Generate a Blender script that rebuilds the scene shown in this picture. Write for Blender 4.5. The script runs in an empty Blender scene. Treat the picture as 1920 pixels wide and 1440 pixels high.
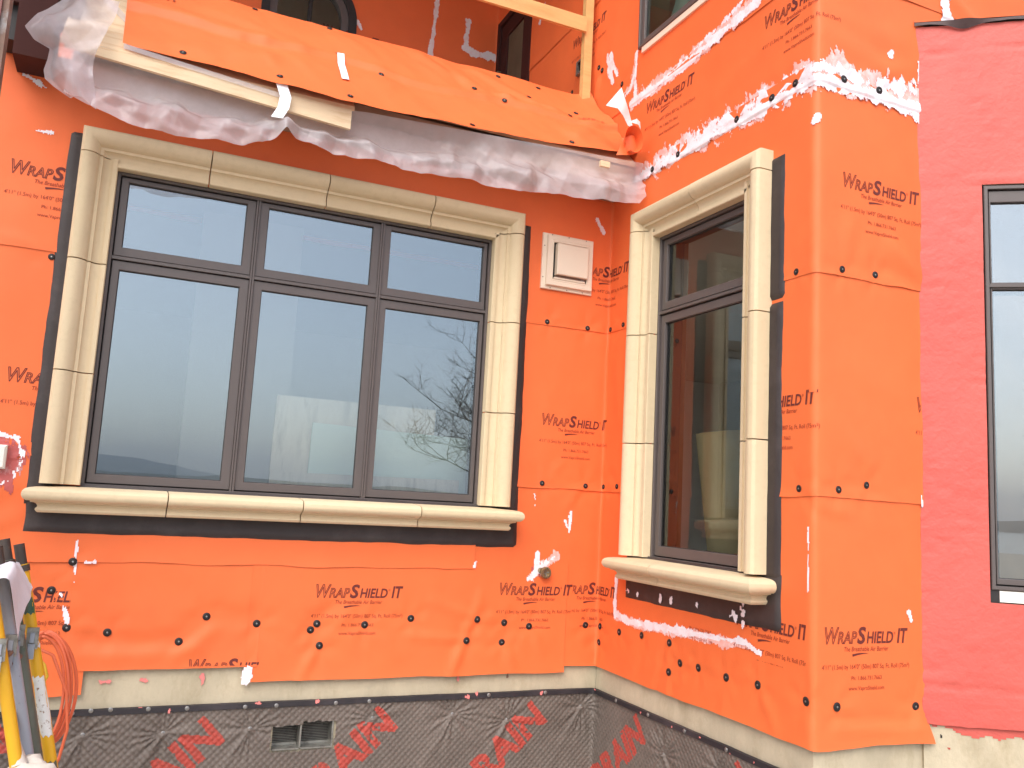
import bpy, bmesh, math, random
import numpy as np
from mathutils import Vector, Matrix, Euler

random.seed(7)
sc = bpy.context.scene
COL = sc.collection
R = math.radians

# ------------------------------------------------------------------ camera, sky, sun, exposure
cam_d = bpy.data.cameras.new('camera')
cam = bpy.data.objects.new('camera', cam_d)
COL.objects.link(cam)
cam.matrix_world = (Matrix.Translation((-2.0451, -3.5330, -0.0682))
                    @ Matrix.Rotation(-0.41508, 4, 'Z') @ Matrix.Rotation(0.13529, 4, 'X')
                    @ Matrix.Rotation(-0.05417, 4, 'Y') @ Matrix.Rotation(math.pi / 2, 4, 'X'))
cam_d.sensor_width = 36.0
cam_d.lens = 30.363
cam_d.clip_start = 0.05
cam_d.clip_end = 9000
sc.camera = cam

SUN_EL, SUN_AZ = R(45), R(216)          # azimuth measured clockwise from +Y (behind the camera, a little to its left)
world = bpy.data.worlds.new('World')
sc.world = world
world.use_nodes = True
nt = world.node_tree
nt.nodes.clear()
wo = nt.nodes.new('ShaderNodeOutputWorld')
bg = nt.nodes.new('ShaderNodeBackground')
hs = nt.nodes.new('ShaderNodeHueSaturation')
sky = nt.nodes.new('ShaderNodeTexSky')
sky.sky_type = 'NISHITA'
sky.sun_disc = False
sky.sun_elevation = SUN_EL
sky.sun_rotation = SUN_AZ
sky.air_density = 1.0
sky.dust_density = 2.0
sky.ozone_density = 1.0
hs.inputs['Saturation'].default_value = 0.6
bg.inputs['Strength'].default_value = 0.15
nt.links.new(sky.outputs[0], hs.inputs['Color'])
nt.links.new(hs.outputs[0], bg.inputs['Color'])
nt.links.new(bg.outputs[0], wo.inputs['Surface'])

sun_d = bpy.data.lights.new('sun', 'SUN')
sun = bpy.data.objects.new('sun', sun_d)
COL.objects.link(sun)
sun_d.energy = 1.5
sun_d.angle = R(50)
sun_d.color = (1.0, 0.96, 0.9)
sdir = Vector((math.sin(SUN_AZ) * math.cos(SUN_EL), math.cos(SUN_AZ) * math.cos(SUN_EL), math.sin(SUN_EL)))
sun.rotation_euler = sdir.to_track_quat('Z', 'Y').to_euler()

sc.view_settings.view_transform = 'Standard'
sc.view_settings.look = 'None'
sc.view_settings.gamma = 1.0
sc.view_settings.use_curve_mapping = False
sc.view_settings.exposure = 0.88
try:
    sc.cycles.max_bounces = 10
    sc.cycles.transparent_max_bounces = 16
except Exception:
    pass

# ------------------------------------------------------------------ materials
def new_mat(name):
    m = bpy.data.materials.new(name)
    m.use_nodes = True
    n = m.node_tree
    n.nodes.clear()
    out = n.nodes.new('ShaderNodeOutputMaterial')
    return m, n, out

def pmat(name, color, rough=0.6, var=0.08, scale=6.0, bump=0.0, bscale=200.0, bdist=0.002, metal=0.0,
         spec=0.5, second=None, s_scale=3.0, s_lo=0.5, s_hi=0.65, detail=6.0, stretch=(1, 1, 1)):
    """Principled with noise tone variation, an optional second blotch colour and fine bump."""
    m, n, out = new_mat(name)
    b = n.nodes.new('ShaderNodeBsdfPrincipled')
    tc = n.nodes.new('ShaderNodeTexCoord')
    mp = n.nodes.new('ShaderNodeMapping')
    mp.inputs['Scale'].default_value = stretch
    n.links.new(tc.outputs['Object'], mp.inputs['Vector'])
    nz = n.nodes.new('ShaderNodeTexNoise')
    nz.inputs['Scale'].default_value = scale
    nz.inputs['Detail'].default_value = detail
    nz.inputs['Roughness'].default_value = 0.65
    n.links.new(mp.outputs[0], nz.inputs['Vector'])
    mr = n.nodes.new('ShaderNodeMapRange')
    mr.inputs['To Min'].default_value = 1 - var * 2
    mr.inputs['To Max'].default_value = 1 + var * 2
    n.links.new(nz.outputs['Fac'], mr.inputs['Value'])
    mx = n.nodes.new('ShaderNodeMix')
    mx.data_type = 'RGBA'
    mx.blend_type = 'MULTIPLY'
    mx.inputs['Factor'].default_value = 1.0
    mx.inputs['A'].default_value = (*color, 1)
    n.links.new(mr.outputs[0], mx.inputs['B'])
    col = mx.outputs['Result']
    if second is not None:
        n2 = n.nodes.new('ShaderNodeTexNoise')
        n2.inputs['Scale'].default_value = s_scale
        n2.inputs['Detail'].default_value = 9.0
        n2.inputs['Roughness'].default_value = 0.7
        n.links.new(mp.outputs[0], n2.inputs['Vector'])
        r2 = n.nodes.new('ShaderNodeMapRange')
        r2.inputs['From Min'].default_value = s_lo
        r2.inputs['From Max'].default_value = s_hi
        n.links.new(n2.outputs['Fac'], r2.inputs['Value'])
        m2 = n.nodes.new('ShaderNodeMix')
        m2.data_type = 'RGBA'
        n.links.new(r2.outputs[0], m2.inputs['Factor'])
        n.links.new(col, m2.inputs['A'])
        m2.inputs['B'].default_value = (*second, 1)
        col = m2.outputs['Result']
    n.links.new(col, b.inputs['Base Color'])
    b.inputs['Roughness'].default_value = rough
    b.inputs['Metallic'].default_value = metal
    b.inputs['Specular IOR Level'].default_value = spec
    if bump > 0:
        n3 = n.nodes.new('ShaderNodeTexNoise')
        n3.inputs['Scale'].default_value = bscale
        n3.inputs['Detail'].default_value = 4.0
        n.links.new(mp.outputs[0], n3.inputs['Vector'])
        bp = n.nodes.new('ShaderNodeBump')
        bp.inputs['Strength'].default_value = bump
        bp.inputs['Distance'].default_value = bdist
        n.links.new(n3.outputs['Fac'], bp.inputs['Height'])
        n.links.new(bp.outputs[0], b.inputs['Normal'])
    n.links.new(b.outputs[0], out.inputs['Surface'])
    return m

def glass_mat(name, tint, base=0.12, trans=(0.55, 0.66, 0.64)):
    """Coated double glazing: real mirror reflection plus a tinted clear view into the room."""
    m, n, out = new_mat(name)
    fr = n.nodes.new('ShaderNodeFresnel')
    fr.inputs['IOR'].default_value = 1.5
    ad = n.nodes.new('ShaderNodeMath')
    ad.operation = 'MULTIPLY_ADD'
    ad.inputs[1].default_value = 1.5
    ad.inputs[2].default_value = base
    ad.use_clamp = True
    gl = n.nodes.new('ShaderNodeBsdfGlossy')
    gl.inputs['Color'].default_value = (*tint, 1)
    gl.inputs['Roughness'].default_value = 0.0
    tr = n.nodes.new('ShaderNodeBsdfTransparent')
    tr.inputs['Color'].default_value = (*trans, 1)
    mx = n.nodes.new('ShaderNodeMixShader')
    n.links.new(fr.outputs[0], ad.inputs[0])
    n.links.new(ad.outputs[0], mx.inputs['Fac'])
    n.links.new(tr.outputs[0], mx.inputs[1])
    n.links.new(gl.outputs[0], mx.inputs[2])
    n.links.new(mx.outputs[0], out.inputs['Surface'])
    return m

def plastic_mat(name):
    """Milky polythene sheet: part clear, part diffuse and translucent, with a sheen."""
    m, n, out = new_mat(name)
    tc = n.nodes.new('ShaderNodeTexCoord')
    nz = n.nodes.new('ShaderNodeTexNoise')
    nz.inputs['Scale'].default_value = 9
    nz.inputs['Detail'].default_value = 7
    nz.inputs['Roughness'].default_value = 0.7
    n.links.new(tc.outputs['Object'], nz.inputs['Vector'])
    mr = n.nodes.new('ShaderNodeMapRange')
    mr.inputs['From Min'].default_value = 0.3
    mr.inputs['From Max'].default_value = 0.7
    mr.inputs['To Min'].default_value = 0.46
    mr.inputs['To Max'].default_value = 0.58
    n.links.new(nz.outputs['Fac'], mr.inputs['Value'])
    b = n.nodes.new('ShaderNodeBsdfPrincipled')
    b.inputs['Base Color'].default_value = (0.88, 0.85, 0.89, 1)
    b.inputs['Roughness'].default_value = 0.16
    tl = n.nodes.new('ShaderNodeBsdfTranslucent')
    tl.inputs['Color'].default_value = (0.88, 0.85, 0.89, 1)
    m1 = n.nodes.new('ShaderNodeMixShader')
    m1.inputs['Fac'].default_value = 0.42
    n.links.new(b.outputs[0], m1.inputs[1])
    n.links.new(tl.outputs[0], m1.inputs[2])
    tr = n.nodes.new('ShaderNodeBsdfTransparent')
    tr.inputs['Color'].default_value = (0.95, 0.94, 0.95, 1)
    m2 = n.nodes.new('ShaderNodeMixShader')
    n.links.new(mr.outputs[0], m2.inputs['Fac'])
    n.links.new(tr.outputs[0], m2.inputs[1])
    n.links.new(m1.outputs[0], m2.inputs[2])
    n.links.new(m2.outputs[0], out.inputs['Surface'])
    return m

M = {}
M['wrap'] = pmat('orange_house_wrap', (0.84, 0.160, 0.040), 0.6, 0.05, 5, 0.3, 900, 0.0008, second=(0.78, 0.132, 0.032), s_scale=1.3, s_lo=0.5, s_hi=0.8)
M['wrap_back'] = pmat('white_wrap_back', (0.82, 0.78, 0.78), 0.6, 0.03)
M['ink'] = pmat('dark_red_ink', (0.140, 0.020, 0.015), 0.7, 0.05)
M['ink_faint'] = pmat('faint_red_ink', (0.30, 0.035, 0.014), 0.7, 0.05)
M['sealant'] = pmat('white_sealant', (0.86, 0.80, 0.84), 0.5, 0.05, 40, 0.5, 120, 0.002, second=(0.86, 0.55, 0.56), s_scale=22, s_lo=0.5, s_hi=0.72)
M['sealant_thin'] = pmat('thin_sealant_film', (0.86, 0.42, 0.36), 0.5, 0.05, 40, second=(0.86, 0.60, 0.58), s_scale=30, s_lo=0.45, s_hi=0.6)
M['red_sealant'] = pmat('red_sealant', (0.50, 0.10, 0.09), 0.45, 0.1, 20, 0.5, 60, 0.003, second=(0.72, 0.45, 0.44), s_scale=14, s_lo=0.55, s_hi=0.7)
M['washer'] = pmat('black_plastic', (0.020, 0.015, 0.015), 0.55, 0.1, spec=0.35)
M['screw'] = pmat('screw_steel', (0.34, 0.33, 0.32), 0.4, 0.1, metal=0.8)
M['stone'] = pmat('cast_limestone', (0.66, 0.525, 0.335), 0.85, 0.035, 4, 0.55, 420, 0.0015, second=(0.61, 0.48, 0.30), s_scale=30, s_lo=0.5, s_hi=0.75)
M['stone_b'] = pmat('cast_limestone_pale', (0.70, 0.56, 0.365), 0.85, 0.035, 5, 0.55, 420, 0.0015, second=(0.64, 0.51, 0.325), s_scale=34, s_lo=0.5, s_hi=0.75)
M['tape'] = pmat('black_flashing_membrane', (0.035, 0.025, 0.024), 0.55, 0.2, 8, 0.3, 250, 0.001, second=(0.055, 0.042, 0.04), s_scale=5)
M['frame'] = pmat('bronze_aluminium', (0.105, 0.085, 0.080), 0.42, 0.05, 10, 0.1, 500, 0.0003)
M['frame_dark'] = pmat('dark_gasket', (0.022, 0.018, 0.018), 0.6, 0.05)
M['glass'] = glass_mat('coated_glass', (0.82, 0.93, 1.0), 0.275, (0.95, 0.985, 0.96))
M['glass_plain'] = glass_mat('plain_glass', (0.85, 0.93, 0.95), 0.0, (0.88, 0.92, 0.88))
M['concrete'] = pmat('foundation_concrete', (0.52, 0.445, 0.315), 0.85, 0.22, 5.0, 0.6, 110, 0.003, second=(0.36, 0.29, 0.18), s_scale=4.5, s_lo=0.50, s_hi=0.74, stretch=(1, 1, .55))
M['mat'] = pmat('grey_dimple_mat', (0.160, 0.128, 0.108), 0.6, 0.14, 12, 0.4, 700, 0.0008, second=(0.115, 0.090, 0.075), s_scale=4, s_lo=0.45, s_hi=0.7)
M['mat_red'] = pmat('red_print_on_mat', (0.42, 0.060, 0.042), 0.7, 0.12, 30, 0.4, 700, 0.0008, second=(0.22, 0.08, 0.065), s_scale=40, s_lo=0.52, s_hi=0.75)
M['strip'] = pmat('black_termination_bar', (0.026, 0.022, 0.026), 0.5, 0.2, 15, second=(0.05, 0.04, 0.045))
M['pinkpaint'] = pmat('pink_paint_splash', (0.80, 0.24, 0.22), 0.5, 0.1)
M['red'] = pmat('red_coating', (0.60, 0.108, 0.083), 0.55, 0.06, 3, 0.6, 60, 0.004, second=(0.54, 0.086, 0.066), s_scale=2.2, s_lo=0.45, s_hi=0.75)
M['redflash'] = pmat('dark_cap_membrane', (0.06, 0.028, 0.026), 0.55, 0.2, 10, 0.4, 40, 0.004)
M['vent'] = pmat('beige_vent_plastic', (0.80, 0.67, 0.53), 0.45, 0.04)
M['dark'] = pmat('dark_cavity', (0.02, 0.017, 0.015), 0.8, 0.1)
M['mesh'] = pmat('vent_mesh', (0.03, 0.026, 0.022), 0.7, 0.2, 80)
M['galv'] = pmat('galvanised_sheet', (0.32, 0.31, 0.28), 0.45, 0.15, 14, metal=0.6, second=(0.16, 0.15, 0.13), s_scale=20)
M['pine'] = pmat('pine_lumber', (0.70, 0.42, 0.16), 0.6, 0.12, 4, 0.3, 60, 0.001, second=(0.58, 0.30, 0.09), s_scale=3, s_lo=0.5, s_hi=0.75, stretch=(1, 6, 6))
M['ply'] = pmat('plywood_face', (0.74, 0.56, 0.36), 0.65, 0.10, 3, 0.2, 60, 0.001, second=(0.62, 0.42, 0.24), s_scale=5, stretch=(0.8, 4, 7))
M['brown'] = pmat('dark_brown_paint', (0.050, 0.012, 0.009), 0.75, 0.15, spec=0.25)
M['redbrown'] = pmat('red_brown_steel', (0.20, 0.062, 0.05), 0.5, 0.2)
M['soffit'] = pmat('raw_soffit_board', (0.36, 0.25, 0.17), 0.8, 0.15)
M['poly'] = plastic_mat('milky_polythene')
M['whitetape'] = pmat('white_tape', (0.86, 0.84, 0.88), 0.4, 0.03)
M['yellow'] = pmat('yellow_paint_worn', (0.80, 0.42, 0.018), 0.4, 0.08, 8, 0.3, 90, 0.001, second=(0.10, 0.045, 0.018), s_scale=16, s_lo=0.60, s_hi=0.66, stretch=(1, 1, .5))
M['greysteel'] = pmat('blue_grey_paint_worn', (0.33, 0.35, 0.40), 0.45, 0.1, 8, second=(0.14, 0.08, 0.05), s_scale=26, s_lo=0.62, s_hi=0.68)
M['greensteel'] = pmat('grey_green_steel_worn', (0.12, 0.125, 0.095), 0.5, 0.2, 8, second=(0.025, 0.11, 0.06), s_scale=7, s_lo=0.56, s_hi=0.66)
M['darksteel'] = pmat('dark_rusty_steel', (0.055, 0.038, 0.030), 0.55, 0.3, 20, second=(0.16, 0.07, 0.035), s_scale=30, s_lo=0.55, s_hi=0.7)
M['rust'] = pmat('rusty_brace', (0.20, 0.11, 0.075), 0.6, 0.3, 20, second=(0.30, 0.27, 0.26), s_scale=12)
M['sticker'] = pmat('worn_white_label', (0.78, 0.76, 0.72), 0.55, 0.1, 30, second=(0.30, 0.17, 0.10), s_scale=60, s_lo=0.57, s_hi=0.64)
M['cloth'] = pmat('white_cloth', (0.80, 0.76, 0.80), 0.85, 0.06, 20, 0.4, 400, 0.001)
M['bag'] = pmat('white_woven_bag', (0.62, 0.55, 0.48), 0.8, 0.10, 9, 0.4, 120, 0.003)
M['hose'] = pmat('orange_rubber_hose', (0.74, 0.15, 0.062), 0.4, 0.08)
M['cordyellow'] = pmat('yellow_cord', (0.80, 0.50, 0.04), 0.5, 0.05)
M['brass'] = pmat('aged_brass', (0.38, 0.30, 0.18), 0.35, 0.25, 60, metal=0.85, second=(0.08, 0.14, 0.09), s_scale=60)
M['whitebox'] = pmat('white_plastic', (0.82, 0.80, 0.74), 0.4, 0.02)
M['drywall'] = pmat('primed_drywall', (0.66, 0.63, 0.58), 0.9, 0.04)
M['roomfloor'] = pmat('subfloor', (0.42, 0.34, 0.24), 0.9, 0.15)
M['greenboard'] = pmat('pale_green_wallboard', (0.72, 0.84, 0.74), 0.85, 0.03)
M['plyboard'] = pmat('pale_plywood', (0.78, 0.68, 0.54), 0.75, 0.10, 3, second=(0.55, 0.47, 0.36), s_scale=4, stretch=(5, 1, 1))
M['cardboard'] = pmat('kraft_cardboard', (0.66, 0.50, 0.27), 0.85, 0.08)
M['greenfilm'] = pmat('pale_green_film', (0.42, 0.56, 0.47), 0.3, 0.1)
M['bark'] = pmat('bark', (0.055, 0.045, 0.038), 0.9, 0.2)
M['ground'] = pmat('gravel_ground', (0.40, 0.36, 0.30), 0.95, 0.2, 3, second=(0.34, 0.30, 0.25), s_scale=6)
M['grass'] = pmat('meadow', (0.10, 0.12, 0.055), 0.95, 0.2, .2)
M['water'] = pmat('grey_water', (0.10, 0.13, 0.15), 0.12, 0.05, .05, 0.3, .4, .2)
M['hills'] = pmat('wooded_hills', (0.045, 0.065, 0.05), 0.95, 0.25, .02)
M['trees'] = pmat('far_trees', (0.045, 0.055, 0.035), 0.95, 0.3, .1)

# ------------------------------------------------------------------ helpers
D = 1.3646                      # depth of the return wall
CA, SA = math.cos(R(37)), math.sin(R(37))

class Frame:
    """Local frame of a wall: u runs right along it, z up, d outwards."""
    def __init__(s, o, u, n):
        s.o, s.u, s.n = np.array(o, float), np.array(u, float), np.array(n, float)
    def p(s, u, z, d=0.0):
        u = np.asarray(u, float)
        z = np.asarray(z, float)
        d = np.asarray(d, float)
        r = s.o + u[..., None] * s.u + d[..., None] * s.n
        r = np.array(r, float)
        r[..., 2] = r[..., 2] + z
        return r

FL = Frame((0, 0, 0), (1, 0, 0), (0, -1, 0))
FR = Frame((0, 0, 0), (0, -1, 0), (-1, 0, 0))
FF = Frame((0, -D, 0), (1, 0, 0), (0, -1, 0))
FX = Frame((.472, -D, 0), (CA, -SA, 0), (-SA, -CA, 0))
FU = Frame((0, 1.67, 0), (1, 0, 0), (0, -1, 0))

def path_raw(s, corners):
    """corners: list of (s_break, direction) pieces of an orthogonal plan path, first point at s=0 origin."""
    pass

def low_raw(s):
    s = np.asarray(s, float)
    x = np.where(s < 0, s, np.where(s < D, 0, s - D))
    y = np.where(s < 0, 0, np.where(s < D, -s, -D))
    return np.stack([x, y], -1)

def high_raw(s):
    s = np.asarray(s, float)
    x = np.where(s < -1.67, s + 1.67, np.where(s < D, 0, s - D))
    y = np.where(s < -1.67, 1.67, np.where(s < D, -s, -D))
    return np.stack([x, y], -1)

def path_map(raw, s, z, d, r=0.012):
    """Point on the wrapped wall: corners are rounded by averaging the plan path over +-r."""
    s = np.asarray(s, float)
    z = np.broadcast_to(np.asarray(z, float), s.shape)
    d = np.broadcast_to(np.asarray(d, float), s.shape)
    offs = np.linspace(-r, r, 13)
    p = sum(raw(s + o) for o in offs) / len(offs)
    t = raw(s + r) - raw(s - r)
    t /= np.linalg.norm(t, axis=-1, keepdims=True)
    nx, ny = t[..., 1], -t[..., 0]
    return np.stack([p[..., 0] + nx * d, p[..., 1] + ny * d, z], -1)

_rng = np.random.RandomState(11)
_tab = _rng.rand(256, 256)

def vnoise(x, y, seed=0):
    x = np.asarray(x, float) + seed * 17.31
    y = np.asarray(y, float) + seed * 9.73
    xi, yi = np.floor(x).astype(int), np.floor(y).astype(int)
    fx, fy = x - xi, y - yi
    fx, fy = fx * fx * (3 - 2 * fx), fy * fy * (3 - 2 * fy)
    a, b = _tab[xi & 255, yi & 255], _tab[(xi + 1) & 255, yi & 255]
    c, e = _tab[xi & 255, (yi + 1) & 255], _tab[(xi + 1) & 255, (yi + 1) & 255]
    return (a * (1 - fx) + b * fx) * (1 - fy) + (c * (1 - fx) + e * fx) * fy - 0.5

def fbm(x, y, seed=0, oct=4, gain=0.5):
    r, a, f = 0, 1.0, 1.0
    for k in range(oct):
        r = r + a * vnoise(np.asarray(x) * f, np.asarray(y) * f, seed + k * 3)
        a *= gain
        f *= 2.03
    return r

def ridged(x, y, seed=0, oct=3):
    r, a, f = 0, 1.0, 1.0
    for k in range(oct):
        r = r + a * (1 - 2.6 * np.abs(vnoise(np.asarray(x) * f, np.asarray(y) * f, seed + k * 5)))
        a *= 0.5
        f *= 2.1
    return r

def crumple(x, y, seed, n=9, f0=3.0, f1=14.0):
    """flat facets with sharp creases: triangle waves running in random directions"""
    q = np.random.RandomState(seed)
    r = 0
    for k in range(n):
        a = q.uniform(0, math.pi)
        f = f0 * (f1 / f0) ** (k / (n - 1))
        u = (x * math.cos(a) + y * math.sin(a)) * f + q.rand() * 9 + .35 * fbm(x * f * .5, y * f * .5, seed + k, 2)
        t = np.abs(u - np.floor(u) - .5) * 2
        m = np.clip(vnoise(x * f * .35, y * f * .35, seed + 31 + k) * 3 + .6, 0, 1)
        r = r + (t - .5) * m * (3.0 / f)
    return r

def thing(name, label, cat, loc, group=None, kind=None):
    o = bpy.data.objects.new(name, None)
    o.empty_display_size = 0.1
    COL.objects.link(o)
    o.location = loc
    o['label'] = label
    o['category'] = cat
    if group:
        o['group'] = group
    if kind:
        o['kind'] = kind
    return o

def tag(o, label, cat, group=None):
    o['label'] = label
    o['category'] = cat
    if group:
        o['group'] = group
    return o

def world_off(o):
    v = Vector((0, 0, 0))
    while o is not None:
        v += Vector(o.location)
        o = o.parent
    return v

def obj(name, verts, faces, mat, parent=None, smooth=None, loc=None, mats=None, idx=None):
    """Link one mesh object; verts are world coordinates."""
    off = world_off(parent) if parent else Vector((0, 0, 0))
    if loc is not None:
        off = Vector(loc)
    v = np.asarray(verts, float) - np.array(off)
    me = bpy.data.meshes.new(name)
    me.from_pydata(v.tolist(), [], [list(f) for f in faces])
    for mm in (mats or [mat]):
        me.materials.append(mm)
    if idx is not None:
        me.polygons.foreach_set('material_index', np.asarray(idx, dtype=np.int32))
    if smooth is not None:
        me.polygons.foreach_set('use_smooth', [True] * len(me.polygons))
        if smooth < 180:
            me.set_sharp_from_angle(angle=R(smooth))
    me.update()
    o = bpy.data.objects.new(name, me)
    COL.objects.link(o)
    if parent:
        o.parent = parent
    if loc is not None:
        o.location = Vector(loc) - (world_off(parent) if parent else Vector((0, 0, 0)))
    return o

def inst(name, mesh, parent, loc, rot):
    o = bpy.data.objects.new(name, mesh)
    COL.objects.link(o)
    o.parent = parent
    o.rotation_euler = rot
    o.location = Vector(loc) - (world_off(parent) if parent else Vector((0, 0, 0)))
    return o

class MB:
    def __init__(s):
        s.v, s.f = [], []
    def add(s, v, f):
        k = len(s.v)
        s.v += [tuple(map(float, q)) for q in v]
        s.f += [tuple(i + k for i in q) for q in f]
        return s
    def box(s, F, u0, u1, z0, z1, d0, d1, ch=0.0):
        """box in a wall frame; d1 is the outer face, with a chamfer ch on its front edges"""
        if ch <= 0:
            p = [F.p(u, z, d) for d in (d0, d1) for (u, z) in ((u0, z0), (u1, z0), (u1, z1), (u0, z1))]
            return s.add(p, [(3, 2, 1, 0), (4, 5, 6, 7), (0, 1, 5, 4), (1, 2, 6, 5), (2, 3, 7, 6), (3, 0, 4, 7)])
        rings = [(0, d0), (0, d1 - ch), (ch, d1)]
        p = []
        for a, d in rings:
            p += [F.p(u, z, d) for (u, z) in ((u0 + a, z0 + a), (u1 - a, z0 + a), (u1 - a, z1 - a), (u0 + a, z1 - a))]
        f = [(3, 2, 1, 0), (8, 9, 10, 11)]
        for k in (0, 4):
            for i in range(4):
                j = (i + 1) % 4
                f.append((k + i, k + j, k + 4 + j, k + 4 + i))
        return s.add(p, f)
    def ring(s, F, u0, u1, z0, z1, prof):
        """mitred rectangular frame; prof: (inset, d) list going from outer edge to inner edge"""
        p = []
        for a, d in prof:
            p += [F.p(u, z, d) for (u, z) in ((u0 + a, z0 + a), (u1 - a, z0 + a), (u1 - a, z1 - a), (u0 + a, z1 - a))]
        f = []
        for k in range(len(prof) - 1):
            for i in range(4):
                j = (i + 1) % 4
                f.append((4 * k + i, 4 * k + j, 4 * k + 4 + j, 4 * k + 4 + i))
        return s.add(p, f)
    def wbox(s, x0, x1, y0, y1, z0, z1):
        p = [(x, y, z) for z in (z0, z1) for (x, y) in ((x0, y0), (x1, y0), (x1, y1), (x0, y1))]
        return s.add(p, [(3, 2, 1, 0), (4, 5, 6, 7), (0, 1, 5, 4), (1, 2, 6, 5), (2, 3, 7, 6), (3, 0, 4, 7)])
    def tube(s, pts, rad, n=10, cap=True):
        pts = [Vector(p) for p in pts]
        rads = rad if isinstance(rad, (list, tuple)) else [rad] * len(pts)
        t0 = (pts[1] - pts[0]).normalized()
        ref = Vector((0, 0, 1)) if abs(t0.z) < 0.9 else Vector((1, 0, 0))
        a = t0.cross(ref).normalized()
        v, f = [], []
        for i, p in enumerate(pts):
            t = (pts[min(i + 1, len(pts) - 1)] - pts[max(i - 1, 0)]).normalized()
            a = (a - t * a.dot(t)).normalized()
            b = t.cross(a)
            for k in range(n):
                w = 2 * math.pi * k / n
                v.append(p + (a * math.cos(w) + b * math.sin(w)) * rads[i])
        for i in range(len(pts) - 1):
            for k in range(n):
                j = (k + 1) % n
                f.append((i * n + k, i * n + j, (i + 1) * n + j, (i + 1) * n + k))
        if cap:
            f.append(tuple(range(n - 1, -1, -1)))
            f.append(tuple((len(pts) - 1) * n + k for k in range(n)))
        return s.add(v, f)
    def build(s, name, mat, parent=None, smooth=None, loc=None):
        return obj(name, s.v, s.f, mat, parent, smooth, loc)

def grid(us, zs, keep=None):
    """(U, Z, faces) for a rectangular grid; keep(uc, zc) -> mask of cells to keep"""
    U, Z = np.meshgrid(us, zs)
    nu, nz = len(us), len(zs)
    i, j = np.meshgrid(np.arange(nu - 1), np.arange(nz - 1))
    i, j = i.ravel(), j.ravel()
    if keep is not None:
        m = keep((us[i] + us[i + 1]) / 2, (zs[j] + zs[j + 1]) / 2)
        i, j = i[m], j[m]
    a = j * nu + i
    f = np.stack([a, a + 1, a + nu + 1, a + nu], -1)
    return U.ravel(), Z.ravel(), f

def compact(v, f):
    f = np.asarray(f)
    u, inv = np.unique(f, return_inverse=True)
    return np.asarray(v)[u], inv.reshape(f.shape)

def lines(a, b, step, extra=()):
    n = max(2, int(round((b - a) / step)) + 1)
    g = list(np.linspace(a, b, n))
    for e in extra:
        if a < e < b:
            g[int(np.argmin(np.abs(np.array(g) - e)))] = e
    return np.array(sorted(g))

# ------------------------------------------------------------------ measured fastener positions (s along the wall, z)
FAST_LOW = [(-2.176, -.366), (-2.234, -.468), (-2.171, -.598), (-2.037, -.616), (-1.79, -.652), (-1.7, -.561), (-1.513, -.588),
            (-1.28, -.59), (-1.303, -.614), (-1.264, -.674), (-1.086, -.595), (-.891, -.571), (-.594, -.576), (-.64, -.663),
            (-.465, -.591), (-.472, -.674), (-.345, -.607), (-.058, -.605), (-.329, .765), (-.117, .762), (-.317, .022),
            (-.094, .022), (-2.367, .733), (.030, -.606), (.022, -.678), (.201, -.605), (.379, -.591), (.584, -.587), (.659, -.651),
            (.589, -.698), (.774, -.647), (.938, -.649), (1.107, -.64), (1.332, -.644), (.030, .766), (.142, .771), (.020, .023),
            (.138, .026), (1.276, .768), (1.295, .026), (1.459, -.657), (1.802, -.67), (1.472, .773), (1.624, .778),
            (1.465, .029), (1.587, .05)]
FAST_HIGH = [(.944, 1.453), (1.145, 1.457), (1.267, 1.460), (.352, 1.452), (.55, 1.452), (-.205, 2.2), (-.164, 2.166),
             (.042, 1.999), (-.499, 2.188), (-.248, 2.041), (1.478, 1.460), (1.644, 1.460)]

RIDGES = [  # (s0,z0,s1,z1, height, width) folds in the wrap
    (-2.10, -.655, -1.93, -.660, -.010, .030), (-1.93, -.660, -1.79, -.655, -.010, .028), (-1.79, -.655, -1.71, -.565, -.010, .024),
    (-1.70, -.555, -1.52, -.560, -.008, .028), (-2.12, -.69, -1.72, -.685, .007, .030), (-1.78, -.69, -1.66, -.60, .007, .025),
    (-.645, -.665, -.585, -.47, .008, .014), (-.655, -.68, -.70, -.80, .009, .018), (-.645, -.66, -.92, -.640, .006, .015),
    (-.60, -.575, -.80, -.50, .005, .02), (-1.27, -.675, -1.33, -.80, .008, .018), (-1.26, -.66, -1.16, -.55, .005, .018),
    (-1.28, -.59, -1.20, -.50, -.005, .02), (-.46, -.69, -.40, -.80, .006, .02), (-.34, -.61, -.28, -.72, .005, .02),
    (-1.05, -.60, -.95, -.72, .004, .025), (-2.05, -.62, -2.0, -.74, .005, .02),
    (1.42, -.69, 1.75, -.715, -.006, .022), (1.46, -.72, 1.80, -.745, .007, .018), (1.80, -.68, 1.845, -.77, .008, .016),
    (1.45, -.66, 1.60, -.70, .004, .018), (1.70, .90, 1.84, .80, .011, .030), (1.62, .82, 1.83, .765, -.006, .028),
    (1.40, -.03, 1.52, -.05, .005, .014), (1.30, .0, 1.45, -.10, -.004, .02), (1.46, .80, 1.52, .95, .005, .03),
    (.55, -.60, .50, -.78, -.006, .016), (.585, -.70, .58, -.79, .006, .012), (.95, -.65, .92, -.77, .005, .018),
    (.40, -.60, .36, -.76, -.005, .02), (1.12, -.64, 1.20, -.77, .005, .02), (-.32, .03, -.22, .12, .004, .02),
    (-.12, .75, -.03, .68, .004, .02), (-.10, .02, -.20, -.09, .004, .018), (1.5, .45, 1.75, .35, .004, .05), (1.42, .25, 1.6, .12, .004, .04),
    (-2.30, .76, -2.6, .79, .004, .02), (-2.28, -.05, -2.5, -.15, .007, .03), (-2.25, -.15, -2.55, -.30, .006, .03), (.10, .6, .14, .3, .004, .025)]
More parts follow.
